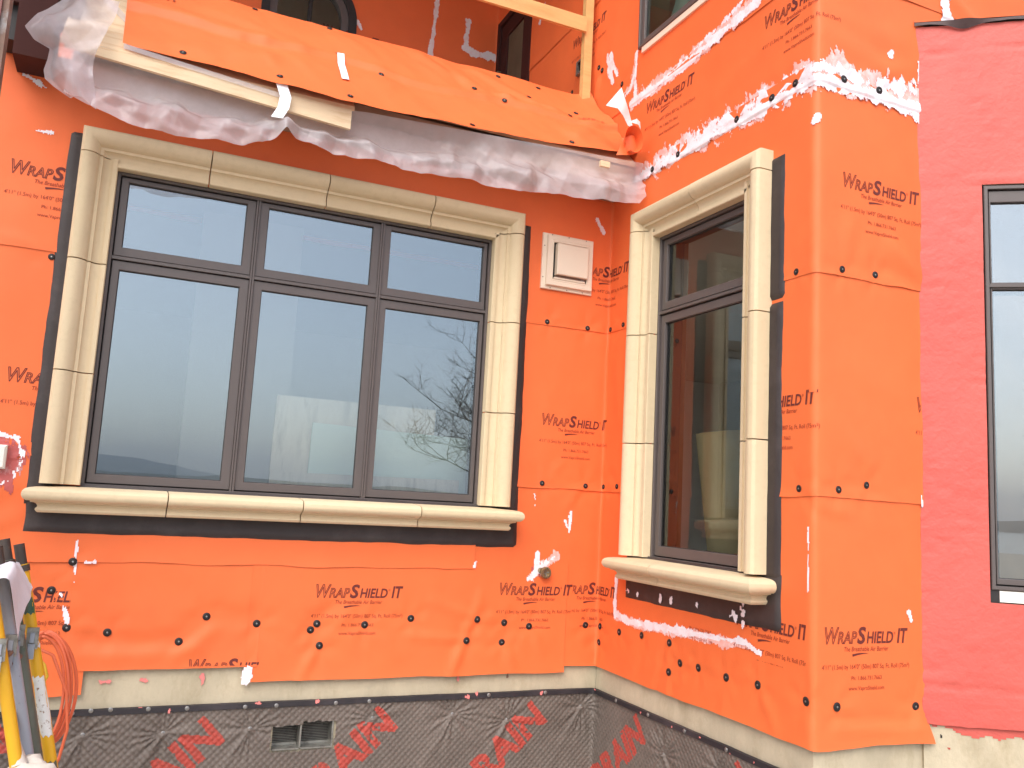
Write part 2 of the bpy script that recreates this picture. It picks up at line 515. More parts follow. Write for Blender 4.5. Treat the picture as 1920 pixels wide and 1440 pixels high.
RIDGES_HIGH = [(1.40, 1.62, 1.70, 1.55, .008, .04), (1.42, 1.70, 1.86, 1.66, .007, .05), (1.30, 1.9, 1.6, 1.75, .008, .05),
               (1.85, 2.02, 2.25, 1.80, .016, .030), (1.60, 1.52, 1.84, 1.60, .006, .04), (.2, 1.55, .6, 1.75, .004, .04),
               (-.19, 2.14, -.23, 2.03, .012, .012), (.8, 1.6, 1.1, 1.7, .005, .04)]

def seg_dist(s, z, r):
    s0, z0, s1, z1 = r[:4]
    dx, dz = s1 - s0, z1 - z0
    L2 = dx * dx + dz * dz
    t = np.clip(((s - s0) * dx + (z - z0) * dz) / L2, 0, 1)
    return np.hypot(s - s0 - t * dx, z - z0 - t * dz), t

def disp_base(s, z, ridges, fast, seed):
    s, z = np.asarray(s, float), np.asarray(z, float)
    d = .004 + .0065 * fbm(s * 2.1, z * 2.6, seed) + .0022 * fbm(s * 8, z * 5, seed + 5, 3)
    for r in ridges:
        q, t = seg_dist(s, z, r)
        d = d + r[4] * np.exp(-(q / r[5]) ** 2) * (0.55 + 0.45 * np.sin(math.pi * np.clip(t, .05, .95)))
    for (a, b) in fast:
        q = np.hypot(s - a, z - b)
        near = np.exp(-(q / .055) ** 2)
        ang = np.arctan2(z - b, s - a)
        d = d - near * .004 + .0022 * np.exp(-((q - .05) / .035) ** 2) * np.sin(ang * 5 + a * 40)
    return d

def disp_low(s, z):
    d = disp_base(s, z, RIDGES, FAST_LOW, 2)
    for a, b, c, e in HOLES_LOW:        # taut round the windows
        q = np.hypot(np.maximum(np.maximum(a - s, s - b), 0), np.maximum(np.maximum(c - z, z - e), 0))
        d = .002 + (d - .002) * np.clip((q - .10) / .22, .12, 1)
    return np.maximum(d, -.004)

def disp_high(s, z):
    return np.maximum(disp_base(s, z, RIDGES_HIGH, FAST_HIGH, 31), -.004)

# sheets of wrap: (s0, s1, z0, z1, layer)
SHEETS_LOW = [(-2.95, -2.10, -.830, .050, 0), (-.64, D + .478, -.785, .050, 0), (-2.168, -1.50, -.748, -.33, 1),
              (-1.545, -.165, -.806, -.33, 2), (-2.95, -.617, -.366, .050, 3), (-2.95, D + .478, .0, .80, 1),
              (-2.95, D + .478, .75, 1.50, 2)]
SHEETS_HIGH = [(-4.9, D + 1.35, 1.437, 1.90, 1), (-4.9, D + 1.35, 1.85, 2.62, 2), (-4.9, D + 1.35, 2.58, 3.7, 3)]
HOLES_LOW = [(-2.182, -.622, -.100, 1.106), (.408, 1.022, -.278, 1.120)]
HOLES_HIGH = [(-1.65, -1.08, 1.5, 3.18), (.225, .99, 2.11, 3.45)]

def sheet_off(sh, s, z, seed):
    return sh[4] * .0011 + .0042 * np.exp(-np.maximum(z - sh[2], 0) / .028) * (0.7 + 0.9 * vnoise(s * 7, z * 0, seed)) + .0016 * np.exp(-np.minimum(np.abs(s - sh[0]), np.abs(s - sh[1])) / .02) * (sh[4] > 0)

def surf(s, z, sheets, disp):
    s, z = np.asarray(s, float), np.asarray(z, float)
    m = np.full(s.shape, -1.0)
    for k, sh in enumerate(sheets):
        ins = (s >= sh[0]) & (s <= sh[1]) & (z >= sh[2] - .012) & (z <= sh[3])
        m = np.where(ins, np.maximum(m, sheet_off(sh, s, z, k)), m)
    return np.where(m < 0, 0, m) + disp(s, z)

# ------------------------------------------------------------------ the setting outdoors (seen in the panes)
def structure(o):
    o['kind'] = 'structure'
    return o

us, zs = np.linspace(-120, 120, 25), np.linspace(-60, 60, 13)
U, V, f = grid(us, zs)
structure(obj('ground', np.stack([U, V, -1.67 + 0 * U], -1), f, M['ground']))
U, V, f = grid(np.linspace(-900, 900, 19), np.linspace(-120, -60.0, 5))
structure(obj('meadow', np.stack([U, V, -1.75 - (-60 - V) * .06], -1), f, M['grass']))
structure(obj('water', [(-4500, -118, -5), (4500, -118, -5), (4500, -4200, -5), (-4500, -4200, -5)], [(3, 2, 1, 0)], M['water']))
us = np.linspace(-4500, 4500, 240)
def ridge_band(name, dist, hfun, mat, depth):
    h = hfun(us)
    v = np.concatenate([np.stack([us, -dist + 0 * us, -6 + 0 * us], -1), np.stack([us, -dist - depth * .5 + 0 * us, h * .6], -1),
                        np.stack([us, -dist - depth + 0 * us, h], -1)])
    n = len(us)
    fc = [(r * n + i + 1, r * n + i, (r + 1) * n + i, (r + 1) * n + i + 1) for r in range(2) for i in range(n - 1)]
    return structure(obj(name, v, fc, mat, smooth=180))
ridge_band('hills', 2600, lambda x: 22 + 62 * np.exp(-((x + 150) / 420) ** 2) + 34 * fbm(x / 900, 0 * x, 3, 3) + 6 * fbm(x / 60, 0 * x, 4, 3), M['hills'], 700)
ridge_band('far_shore', 1300, lambda x: 6 + 16 * np.clip(fbm(x / 500, 0 * x, 9, 3) + .35, 0, 1) + 7 * fbm(x / 25, 0 * x, 8, 4), M['trees'], 60)

# pale winter haze over the water
hz = new_mat('haze')
_m, _n, _o = hz
_v = _n.nodes.new('ShaderNodeVolumePrincipled')
_v.inputs['Color'].default_value = (0.88, 0.93, 1.0, 1)
_v.inputs['Density'].default_value = 0.0004
_n.links.new(_v.outputs[0], _o.inputs['Volume'])
hzo = MB().wbox(-4700, 4700, -4400, 300, -9, 140).build('haze', _m)
hzo['kind'] = 'stuff'

# bare tree that shows as a reflection in the wide window
def bare_tree(base, h):
    rnd = random.Random(5)
    mb = MB()
    root = thing('bare_tree', 'bare leafless tree standing in front of the house, reflected in the wide window', 'tree', base)
    trunk = MB()
    trunk.tube([base, Vector(base) + Vector((.1, 0, h * .25)), Vector(base) + Vector((-.1, .1, h * .5))], [.22, .17, .12], 8)
    def branch(p, d, L, r, lev):
        n = 4
        pts, q = [p.copy()], p.copy()
        dd = d.copy()
        for i in range(n):
            dd = (dd + Vector((rnd.uniform(-.28, .28), rnd.uniform(-.28, .28), rnd.uniform(-.08, .22)))).normalized()
            q = q + dd * (L / n)
            pts.append(q.copy())
        mb.tube(pts, [r * (1 - .75 * i / n) for i in range(n + 1)], 3, cap=False)
        if lev <= 0:
            return
        for k in range(5 if lev > 1 else 8):
            t = rnd.randint(1, n)
            ax = Vector((rnd.uniform(-1, 1), rnd.uniform(-1, 1), rnd.uniform(-.25, .7))).normalized()
            branch(pts[t], (dd * .55 + ax).normalized(), L * rnd.uniform(.45, .68), r * .5, lev - 1)
    for k in range(16):
        z = h * (.16 + .36 * k / 12)
        a = k * 2.4
        branch(Vector(base) + Vector((0, 0, z)), Vector((math.cos(a), math.sin(a), rnd.uniform(.15, .8))).normalized(), h * rnd.uniform(.30, .42), .042, 3)
    trunk.build('trunk', M['bark'], root, 60)
    mb.build('crown', M['bark'], root)
bare_tree((10.5, -25, -1.67), 7.8)

# ------------------------------------------------------------------ the wrapped house wall
wall = thing('house_wall', 'bright orange wrapped house wall folding round the inner and outer corners', 'wall', (0, -D, -.8))

def sheathing(F, u0, u1, z0, z1, holes, d0=-.16, d1=-.012):
    mb = MB()
    if not holes:
        mb.box(F, u0, u1, z0, z1, d0, d1)
    else:
        a, b, c, e = holes[0]
        mb.box(F, u0, a, z0, z1, d0, d1)
        mb.box(F, b, u1, z0, z1, d0, d1)
        mb.box(F, a, b, z0, c, d0, d1)
        mb.box(F, a, b, e, z1, d0, d1)
    mb.build('sheathing', M['soffit'], wall)
sheathing(FL, -3.2, .16, -.74, 1.50, [HOLES_LOW[0]])
sheathing(FR, 0.013, D - .03, -.74, 1.46, [HOLES_LOW[1]])
sheathing(FR, -1.67, D - .03, 1.462, 3.7, [(.225, .99, 2.11, 3.45)], d0=-.14)
sheathing(FF, 0.012, 1.4, -.74, 3.7, [])
sheathing(FU, -3.3, .1, 1.6, 3.7, [(-1.58, -.99, 2.2, 3.35)])

def keep_out(holes, extra=None):
    def k(u, z):
        m = np.ones(u.shape, bool)
        for a, b, c, e in holes:
            m &= ~((u > a) & (u < b) & (z > c) & (z < e))
        if extra is not None:
            m &= extra(u, z)
        return m
    return k

def build_sheet(sh, k, raw, disp, holes, extra=None, step=.0165):
    ss = lines(sh[0], sh[1], step, [h[i] for h in holes for i in (0, 1)] + [0, D])
    zz = lines(sh[2], sh[3], step, [h[i] for h in holes for i in (2, 3)])
    S, Z, f = grid(ss, zz, keep_out(holes, extra))
    d = sheet_off(sh, S, Z, k) + disp(S, Z)
    # torn or wavy free bottom edge
    w = np.exp(-(Z - sh[2]) / .05)
    Z2 = Z + w * (.008 * fbm(S * 5, S * 0, 40 + k, 3))
    S2 = S.copy()
    if abs(sh[1] - (D + .478)) < 1e-6 and sh[2] < .8:
        e = np.exp(-(sh[1] - S) / .06)
        S2 = S2 + e * (.006 * fbm(Z * 5, Z * 0, 70, 3)) + np.where(sh[2] < -.5, e * .022 * np.exp(-(Z + .785) / .06), 0)
        d = d + np.where(sh[2] < -.5, e * .020 * np.exp(-(Z + .785) / .08), 0)
    P = path_map(raw, S2, Z2, d)
    P, f = compact(P, f)
    return obj('wrap_sheet', P, f, M['wrap'], wall, 180)

for k, sh in enumerate(SHEETS_LOW):
    holes = HOLES_LOW if sh[3] > -.05 else []
    if sh[2] > -.5:
        holes = HOLES_LOW
    build_sheet(sh, k, low_raw, disp_low, holes)
# arched window opening in the recessed upper wall
AX0, AX1, AZC = -1.55, -1.00, 2.90
def arch_out(u, z):
    x = u + 1.67
    inside = (x > AX0) & (x < AX1) & (z < AZC) & (z > 2.2)
    r = (AX1 - AX0) / 2
    inside |= np.hypot(x - (AX0 + AX1) / 2, z - AZC) < r
    return ~((u < -1.67) & inside)
for k, sh in enumerate(SHEETS_HIGH):
    build_sheet(sh, k + 20, high_raw, disp_high, HOLES_HIGH, arch_out, step=.02)

# fasteners: black plastic cap washers with a screw head
def lathe_mesh(name, prof, mat, n=14):
    v, f = [], []
    for r, z in prof:
        for k in range(n):
            a = 2 * math.pi * k / n
            v.append((r * math.cos(a), r * math.sin(a), z))
    for i in range(len(prof) - 1):
        for k in range(n):
            j = (k + 1) % n
            f.append((i * n + k, i * n + j, (i + 1) * n + j, (i + 1) * n + k))
    f.append(tuple((len(prof) - 1) * n + k for k in range(n)))
    me = bpy.data.meshes.new(name)
    me.from_pydata(v, [], f)
    me.materials.append(mat)
    me.polygons.foreach_set('use_smooth', [True] * len(f))
    me.set_sharp_from_angle(angle=R(50))
    return me
ME_WASHER = lathe_mesh('fastener', [(.0178, 0), (.0178, .0012), (.0168, .0020), (.0130, .0026), (.0120, .0036), (.0095, .0038), (.0088, .0026), (.004, .0024)], M['washer'])
ME_SCREW = lathe_mesh('screw_head', [(.0042, .0022), (.0042, .0036), (.0030, .0042), (.0012, .0036)], M['screw'], 8)

def rot_to(n, tilt=0.0):
    q = Vector(n).normalized().to_track_quat('Z', 'Y')
    e = q.to_euler()
    return (q @ Euler((random.uniform(-tilt, tilt), random.uniform(-tilt, tilt), random.uniform(0, 6))).to_quaternion()).to_euler()

def put_fastener(p, n, parent, scale=1.0):
    o = inst('fastener', ME_WASHER, parent, p, rot_to(n, .08))
    o.scale = (scale,) * 3
    s = bpy.data.objects.new('screw_head', ME_SCREW)
    COL.objects.link(s)
    s.parent = o
    return o

for lst, raw, sheets, disp in ((FAST_LOW, low_raw, SHEETS_LOW, disp_low), (FAST_HIGH, high_raw, SHEETS_HIGH, disp_high)):
    for s, z in lst:
        d = float(surf(np.array([s]), np.array([z]), sheets, disp)[0]) + (.0062 if 1.4 < z < 1.5 else .0015)
        p = path_map(raw, np.array([s]), np.array([z]), np.array([d]))[0]
        p2 = path_map(raw, np.array([s]), np.array([z]), np.array([d + .1]))[0]
        put_fastener(p, p2 - p, wall, .82 if z < -.3 else .80 if z > 1.4 else .68)

# ---- printed lettering
_tcache = {}
def text_mesh(body, bold=0.0, shear=0.0):
    """2D glyph mesh (x from 0, cap height about 0.73) as (verts, faces)"""
    key = (body, bold, shear)
    if key in _tcache:
        return _tcache[key]
    cu = bpy.data.curves.new('glyphs', 'FONT')
    cu.body = body
    cu.size = 1.0
    cu.shear = shear
    cu.offset = bold
    cu.resolution_u = 3
    cu.fill_mode = 'FRONT'
    o = bpy.data.objects.new('glyphs', cu)
    COL.objects.link(o)
    dg = bpy.context.evaluated_depsgraph_get()
    me = o.evaluated_get(dg).to_mesh()
    v = np.array([q.co[:2] for q in me.vertices])
    f = [tuple(p.vertices) for p in me.polygons]
    o.evaluated_get(dg).to_mesh_clear()
    COL.objects.unlink(o)
    bpy.data.objects.remove(o)
    bpy.data.curves.remove(cu)
    _tcache[key] = (v, f)
    return v, f

def outline(v, f, w):
    """ribbons of width w along the boundary of a glyph mesh"""
    cnt = {}
    for q in f:
        for i in range(len(q)):
            e = (q[i], q[(i + 1) % len(q)])
            k = (min(e), max(e))
            cnt[k] = cnt.get(k, 0) + 1
    vv, ff = [], []
    for (a, b), c in cnt.items():
        if c != 1:
            continue
        p, q = v[a], v[b]
        t = q - p
        L = np.hypot(*t)
        if L < 1e-6:
            continue
        t = t / L
        n = np.array([-t[1], t[0]]) * w / 2
        e = t * w * .4
        k = len(vv)
        vv += [p - e - n, q + e - n, q + e + n, p - e + n]
        ff.append((k, k + 1, k + 2, k + 3))
    return np.array(vv), ff

def fit(v, x0, x1, y0, h):
    """scale glyph verts so that they span x0..x1 and cap height h with baseline y0"""
    v = v.copy()
    mn, mx = v[:, 0].min(), v[:, 0].max()
    v[:, 0] = x0 + (v[:, 0] - mn) / (mx - mn) * (x1 - x0)
    v[:, 1] = y0 + v[:, 1] / .73 * h
    return v

def print_block():
    """one repeat of the product print, baseline of the big word at y=0, x from 0 to .362"""
    big, fine = ([], []), ([], [])
    def put(dst, v, f):
        k = sum(len(a) for a in dst[0])
        dst[0].append(v)
        dst[1].extend([tuple(i + k for i in q) for q in f])
    v, f = text_mesh('W', .0, .22)
    put(big, *outline(fit(v, .002, .060, 0, .054), f, .0026))
    v, f = text_mesh('RAP', .0, .22)
    put(big, *outline(fit(v, .056, .138, 0, .039), f, .0024))
    v, f = text_mesh('S', .03, .18)
    put(big, fit(v, .139, .178, 0, .053), f)
    v, f = text_mesh('HIELD', .022, .18)
    put(big, fit(v, .181, .297, 0, .038), f)
    v, f = text_mesh('\u00ae', 0.0, 0)
    put(fine, fit(v, .299, .308, .026, .009), f)
    v, f = text_mesh('IT', .028, .18)
    put(big, fit(v, .314, .362, 0, .048), f)
    v, f = text_mesh('The Breathable Air Barrier', .004, .2)
    put(fine, fit(v, .083, .276, -.025, .0155), f)
    # swoosh
    xs = np.linspace(0, 1, 10)
    top = np.stack([.118 + .070 * xs, -.0345 + .004 * np.sin(xs * 2.6)], -1)
    bot = np.stack([.120 + .068 * xs, -.0345 + .004 * np.sin(xs * 2.6) - .0075 * (1 - xs) ** .7], -1)
    put(big, np.concatenate([top, bot]), [(i, i + 10, i + 11, i + 1) for i in range(9)])
    v, f = text_mesh('4\u203211\u2033 (1.5m) by 164\u20320\u2033 (50m) 807 Sq. Ft. Roll (75m\u00b2)'.replace('\u2032', "'").replace('\u2033', '"'), .002, 0)
    put(fine, fit(v, -.010, .368, -.080, .0150), f)
    v, f = text_mesh('Ph: 1.866.731.7663', .002, 0)
    put(fine, fit(v, .115, .245, -.115, .0130), f)
    v, f = text_mesh('www.VaproShield.com', .002, 0)
    put(fine, fit(v, .104, .256, -.147, .0135), f)
    return (np.concatenate(big[0]), big[1]), (np.concatenate(fine[0]), fine[1])
PB, PF = print_block()

def clip2d(v, f, x0, x1, y0, y1):
    bm = bmesh.new()
    vs = [bm.verts.new((p[0], p[1], 0)) for p in v]
    for q in f:
        try:
            bm.faces.new([vs[i] for i in q])
        except ValueError:
            pass
    for co, no in (((x0, 0, 0), (-1, 0, 0)), ((x1, 0, 0), (1, 0, 0)), ((0, y0, 0), (0, -1, 0)), ((0, y1, 0), (0, 1, 0))):
        bmesh.ops.bisect_plane(bm, geom=bm.verts[:] + bm.edges[:] + bm.faces[:], plane_co=co, plane_no=no, clear_outer=True)
    bm.verts.ensure_lookup_table()
    bm.verts.index_update()
    vv = np.array([p.co[:2] for p in bm.verts]) if len(bm.verts) else np.zeros((0, 2))
    ff = [tuple(p.index for p in q.verts) for q in bm.faces]
    bm.free()
    return vv, ff

def put_print(s, z, raw, sheets, disp, parent, x0=-9, x1=9, y0=-9, y1=9, flip=False):
    for (v, f), mat in ((PB, M['ink']), (PF, M['ink_faint'])):
        vv, ff = clip2d(np.stack([v[:, 0] + s, v[:, 1] + z], -1), f, x0, x1, y0, y1)
        if not len(ff):
            continue
        d = surf(vv[:, 0], vv[:, 1], sheets, disp) + .0013
        obj('printed_lettering', path_map(raw, vv[:, 0], vv[:, 1], d), ff, mat, parent)

LOW = (low_raw, SHEETS_LOW, disp_low, wall)
HIGH = (high_raw, SHEETS_HIGH, disp_high, wall)
put_print(-2.535, 1.024, *LOW, x1=-2.25)
put_print(-2.458, .262, *LOW, x1=-2.25)
put_print(-2.436, -.508, *LOW, x1=-2.169)
put_print(-1.296, -.487, *LOW)
put_print(-.497, -.472, *LOW, x1=-.135)
put_print(-.195, -.466, *LOW, x0=-.133)
put_print(-.332, .288, *LOW)
put_print(-.185, 1.024, *LOW, x0=-.10)
put_print(-1.748, -.768, *LOW, y0=-.742, x1=-1.49)
put_print(1.010, .305, *LOW, x0=1.13)
put_print(1.405, -.462, *LOW)
put_print(1.474, 1.068, *LOW)
put_print(1.818, .318, *LOW, x1=D + .47)
put_print(.985, -.455, *LOW, x1=1.335, y0=-.56)
put_print(.600, -.400, *LOW, y1=-.50, y0=-.56)
put_print(.289, 1.740, *HIGH)
put_print(1.095, 1.752, *HIGH)
put_print(-.50, 2.44, *HIGH)
put_print(-2.86, 2.80, *HIGH)

# ---- smeared white sealant: thin ragged skins lying on the wrap
def smear(pts, hw, seed, raw, sheets, disp, parent, mat='sealant', thr=.42, cell=.004, name='sealant_smear', drip=.0, lift=.0016, rough=26):
    pts = np.array(pts, float)
    s0, s1 = pts[:, 0].min() - hw * 1.6, pts[:, 0].max() + hw * 1.6
    z0, z1 = pts[:, 1].min() - hw * 1.6 - drip, pts[:, 1].max() + hw * 1.6
    ss, zz = np.arange(s0, s1 + cell, cell), np.arange(z0, z1 + cell, cell)
    def keep(u, z):
        best = np.full(u.shape, 9.0)
        for i in range(len(pts) - 1):
            q, _ = seg_dist(u, z, (*pts[i], *pts[i + 1]))
            best = np.minimum(best, q)
        a = 1 - best / hw
        nz = fbm(u * rough * .9 + z * 6, z * rough * .55, seed, 4, .6) * .75 + fbm(u * 150 + z * 30, z * 45, seed + 9, 2) * .34
        return (a + nz) > thr
    S, Z, f = grid(ss, zz, keep)
    if not len(f):
        return
    d = surf(S, Z, sheets, disp) + lift + .0012 * np.abs(fbm(S * 60, Z * 60, seed, 2))
    P, f = compact(path_map(raw, S, Z, d), f)
    return obj(name, P, f, M[mat], parent, 180)

smear([(.20, 1.452), (.573, 1.447), (.944, 1.440), (1.363, 1.428), (1.606, 1.433), (1.846, 1.433)], .028, 3, *HIGH, thr=.28, lift=.0045)
smear([(.33, 1.470), (.573, 1.475), (.944, 1.475), (1.345, 1.470), (1.44, 1.49), (1.60, 1.475), (1.80, 1.500)], .062, 4, *HIGH, thr=.62, lift=.004)
smear([(.30, 1.462), (.573, 1.465), (.944, 1.465), (1.345, 1.458), (1.44, 1.475), (1.60, 1.462), (1.83, 1.475)], .075, 401, *HIGH, mat='sealant_thin', thr=.30, lift=.0022)
smear([(.17, 1.85), (.555, 1.858), (.95, 1.89), (1.06, 1.895)], .048, 402, *HIGH, mat='sealant_thin', thr=.42, lift=.0009)
smear([(-.345, -.395), (-.27, -.33), (-.235, -.30)], .040, 403, *LOW, mat='sealant_thin', thr=.5, lift=.0009)
smear([(.166, -.39), (.163, -.54), (.40, -.552), (.733, -.535), (1.05, -.52)], .026, 404, *LOW, mat='sealant_thin', thr=.45, lift=.0009)
smear([(.02, 1.92), (.15, 1.95), (.17, 2.08)], .035, 405, *HIGH, mat='sealant_thin', thr=.5, lift=.0009)
smear([(1.36, 1.43), (1.42, 1.425), (1.70, 1.435), (1.84, 1.40)], .035, 5, *HIGH, thr=.55, lift=.004)
smear([(.15, 1.845), (.555, 1.850), (.75, 1.862), (.95, 1.878), (1.06, 1.888)], .026, 6, *HIGH, thr=.2)
smear([(.55, 1.875), (.80, 1.905), (1.02, 1.95)], .04, 7, *HIGH, thr=.80)
smear([(.172, 2.10), (.176, 1.98), (.187, 1.86)], .018, 8, *HIGH, thr=.35)
smear([(.02, 1.90), (.13, 1.93), (.16, 1.99)], .025, 81, *HIGH, thr=.6)
smear([(-.112, 2.215), (-.04, 2.05)], .022, 9, *HIGH, thr=.30)
smear([(-.075, 2.20), (-.005, 2.07)], .018, 10, *HIGH, thr=.30)
smear([(1.985, 2.05), (1.990, 1.88), (2.005, 1.78)], .030, 11, *HIGH, thr=.15)
smear([(1.705, 1.612), (1.71, 1.625)], .016, 12, *HIGH, thr=.3)
smear([(1.838, 1.62), (1.842, 1.54)], .008, 13, *HIGH, thr=.3)
smear([(-2.12, 3.3), (-2.145, 2.84)], .020, 14, *HIGH, thr=.3)
smear([(-1.893, 3.15), (-1.903, 2.95)], .022, 15, *HIGH, thr=.2)
smear([(-1.90, 2.945), (-1.79, 2.935), (-1.69, 2.945)], .030, 16, *HIGH, thr=.15)
smear([(-2.66, 2.95), (-2.62, 2.88)], .025, 17, *HIGH, thr=.5)
smear([(-.95, 2.85), (-.86, 3.0)], .04, 171, *HIGH, thr=.6)
smear([(1.355, 1.28), (1.368, 1.30)], .014, 18, *LOW, thr=.35)
smear([(.166, -.385), (.163, -.46), (.164, -.54)], .014, 19, *LOW, thr=.2)
smear([(.166, -.53), (.26, -.548), (.40, -.546), (.55, -.535), (.733, -.529)], .019, 20, *LOW, thr=.22)
smear([(.60, -.533), (.733, -.529), (1.042, -.511)], .011, 21, *LOW, thr=.25)
smear([(1.00, -.505), (1.045, -.515), (1.12, -.535)], .014, 211, *LOW, thr=.5)
smear([(-.345, -.395), (-.27, -.33), (-.235, -.30)], .030, 22, *LOW, thr=.62)
smear([(-.32, -.29), (-.325, -.37), (-.36, -.40)], .016, 221, *LOW, thr=.45)
smear([(-.164, -.10), (-.168, -.19)], .008, 23, *LOW, thr=.3)
smear([(-.19, -.14), (-.17, -.18)], .012, 231, *LOW, thr=.5)
smear([(-.35, -.03), (-.345, -.08)], .014, 24, *LOW, thr=.62)
smear([(-.617, -.335), (-.623, -.352)], .012, 25, *LOW, thr=.3)
smear([(-2.135, -.368), (-2.105, -.366)], .010, 26, *LOW, thr=.3)
smear([(-2.17, -.29), (-2.165, -.44)], .010, 27, *LOW, thr=.62)
smear([(-2.20, -.48), (-2.175, -.58)], .020, 271, *LOW, thr=.75)
smear([(-1.54, -.763), (-1.538, -.79)], .022, 28, *LOW, thr=.30)
smear([(1.775, -.365), (1.785, -.39)], .010, 29, *LOW, thr=.3)
smear([(1.342, -.10), (1.345, -.30)], .008, 30, *LOW, thr=.55)
smear([(1.83, .03), (1.835, -.01)], .010, 301, *LOW, thr=.5)
smear([(-.09, 1.30), (-.05, 1.24)], .022, 302, *LOW, thr=.6)
smear([(-2.45, 1.365), (-2.53, 1.40)], .022, 303, *LOW, thr=.5)
smear([(-2.42, 1.20), (-2.47, 1.195)], .008, 304, *LOW, thr=.45)
smear([(-2.47, .075), (-2.40, .06), (-2.375, -.02), (-2.40, -.085), (-2.5, -.14)], .026, 31, *LOW, thr=.85)
smear([(-2.52, .01), (-2.41, .0), (-2.45, -.06)], .080, 32, *LOW, mat='red_sealant', thr=.22, lift=.0008)
smear([(-.325, -.365), (-.305, -.365)], .040, 33, *LOW, mat='red_sealant', thr=.45, lift=.0006)

# ------------------------------------------------------------------ black flashing membrane round the windows
def flash(F, u0, u1, z0, z1, label, seed, d=.0125, edge=.006, blobs=()):
    ss, zz = lines(u0, u1, .014), lines(z0, z1, .014)
    S, Z, f = grid(ss, zz)
    us_, zs_ = S.copy(), Z.copy()
    eu, ez = min(.02, (u1 - u0) * .5), min(.02, (z1 - z0) * .5)
    S = us_ + edge * fbm(zs_ * 9, zs_ * 0, seed, 4) * (np.exp(-(us_ - u0) / eu) + np.exp(-(u1 - us_) / eu))
    Z = zs_ + edge * fbm(us_ * 9, us_ * 0, seed + 3, 4) * (np.exp(-(zs_ - z0) / ez) + np.exp(-(z1 - zs_) / ez))
    dd = d + .0022 * fbm(S * 9, Z * 9, seed, 3)
    n = len(S)
    rim = np.zeros(n, bool)
    rim[(us_ <= u0 + 1e-6) | (us_ >= u1 - 1e-6) | (zs_ <= z0 + 1e-6) | (zs_ >= z1 - 1e-6)] = True
    dd = np.where(rim, .003, dd)
    o = obj('flashing_membrane', F.p(S, Z, dd), f, M['tape'], None, 180, loc=F.p((u0 + u1) / 2, z0, 0))
    tag(o, label, 'membrane')
    for b in blobs:
        smear_on(F, b, seed + int(b[0] * 50), o, d + .0015)
    return o
def smear_on(F, b, seed, parent, d):
    u, z, hu, hz = b
    ss, zz = np.arange(u - hu, u + hu, .003), np.arange(z - hz, z + hz, .003)
    def keep(a, c):
        return 1 - np.hypot((a - u) / hu, (c - z) / hz) + fbm(a * 60, c * 40, seed, 3) > .5
    S, Z, f = grid(ss, zz, keep)
    if len(f):
        P, f = compact(F.p(S, Z, d + .002 + 0 * S), f)
        obj('sealant_smear', P, f, M['sealant'], parent)
flash(FL, -2.358, -2.270, -.17, 1.228, 'black membrane strip down the left side of the wide window', 3)
flash(FL, -2.352, -.428, -.270, -.090, 'long black membrane strip under the sill of the wide window', 4)
flash(FL, -.545, -.432, -.115, 1.205, 'narrow black membrane strip down the right side of the wide window', 5)
flash(FR, 1.10, 1.221, .690, 1.222, 'short black membrane strip at the upper right of the narrow window', 6)
flash(FR, 1.10, 1.212, -.285, .676, 'long black membrane strip at the lower right of the narrow window', 7)
flash(FR, .243, 1.219, -.452, -.265, 'black membrane strip dabbed with white under the sill of the narrow window', 8,
      blobs=[(.28, -.415, .022, .022), (.36, -.43, .012, .025), (.53, -.42, .016, .026), (.60, -.425, .020, .03), (.77, -.415, .02, .026), (1.045, -.40, .026, .042), (1.0, -.425, .034, .026), (1.04, -.445, .02, .02)])
flash(FR, .262, .330, -.28, 1.235, 'black membrane strip behind the left stone post of the narrow window', 9)

# ------------------------------------------------------------------ stone surrounds
TW = .130
PROF = [(0, 0), (0, .058), (.002, .066), (.010, .0745), (.022, .0785), (.034, .078), (.046, .072), (.056, .062), (.062, .054), (.064, .047), (.066, .044),
        (.077, .044), (.0775, .038), (.083, .031), (.091, .026), (.101, .024), (.112, .024), (.1125, .032), (.127, .032), (.130, .029), (.130, -.02)]

def sweep_stone(F, path, prof, side=1):
    """sweep a moulding profile (inset a, proud d) along a (u,z) polyline with mitred turns"""
    P = [np.array(p, float) for p in path]
    n = len(P)
    nor = []
    for i in range(n - 1):
        t = P[i + 1] - P[i]
        t /= np.hypot(*t)
        nor.append(np.array([t[1], -t[0]]) * side)
    mb = MB()
    m = len(prof)
    for i in range(n):
        if i == 0:
            k = nor[0]
        elif i == n - 1:
            k = nor[-1]
        else:
            k = (nor[i - 1] + nor[i]) / (1 + nor[i - 1] @ nor[i])
        for a, d in prof:
            q = P[i] + k * a
            mb.v.append(tuple(F.p(q[0], q[1], d)))
    for i in range(n - 1):
        for j in range(m - 1):
            mb.f.append((i * m + j, i * m + j + 1, (i + 1) * m + j + 1, (i + 1) * m + j))
        mb.f.append((i * m + m - 1, i * m, (i + 1) * m, (i + 1) * m + m - 1))
    mb.f.append(tuple(range(m - 1, -1, -1)))
    mb.f.append(tuple((n - 1) * m + j for j in range(m)))
    return mb

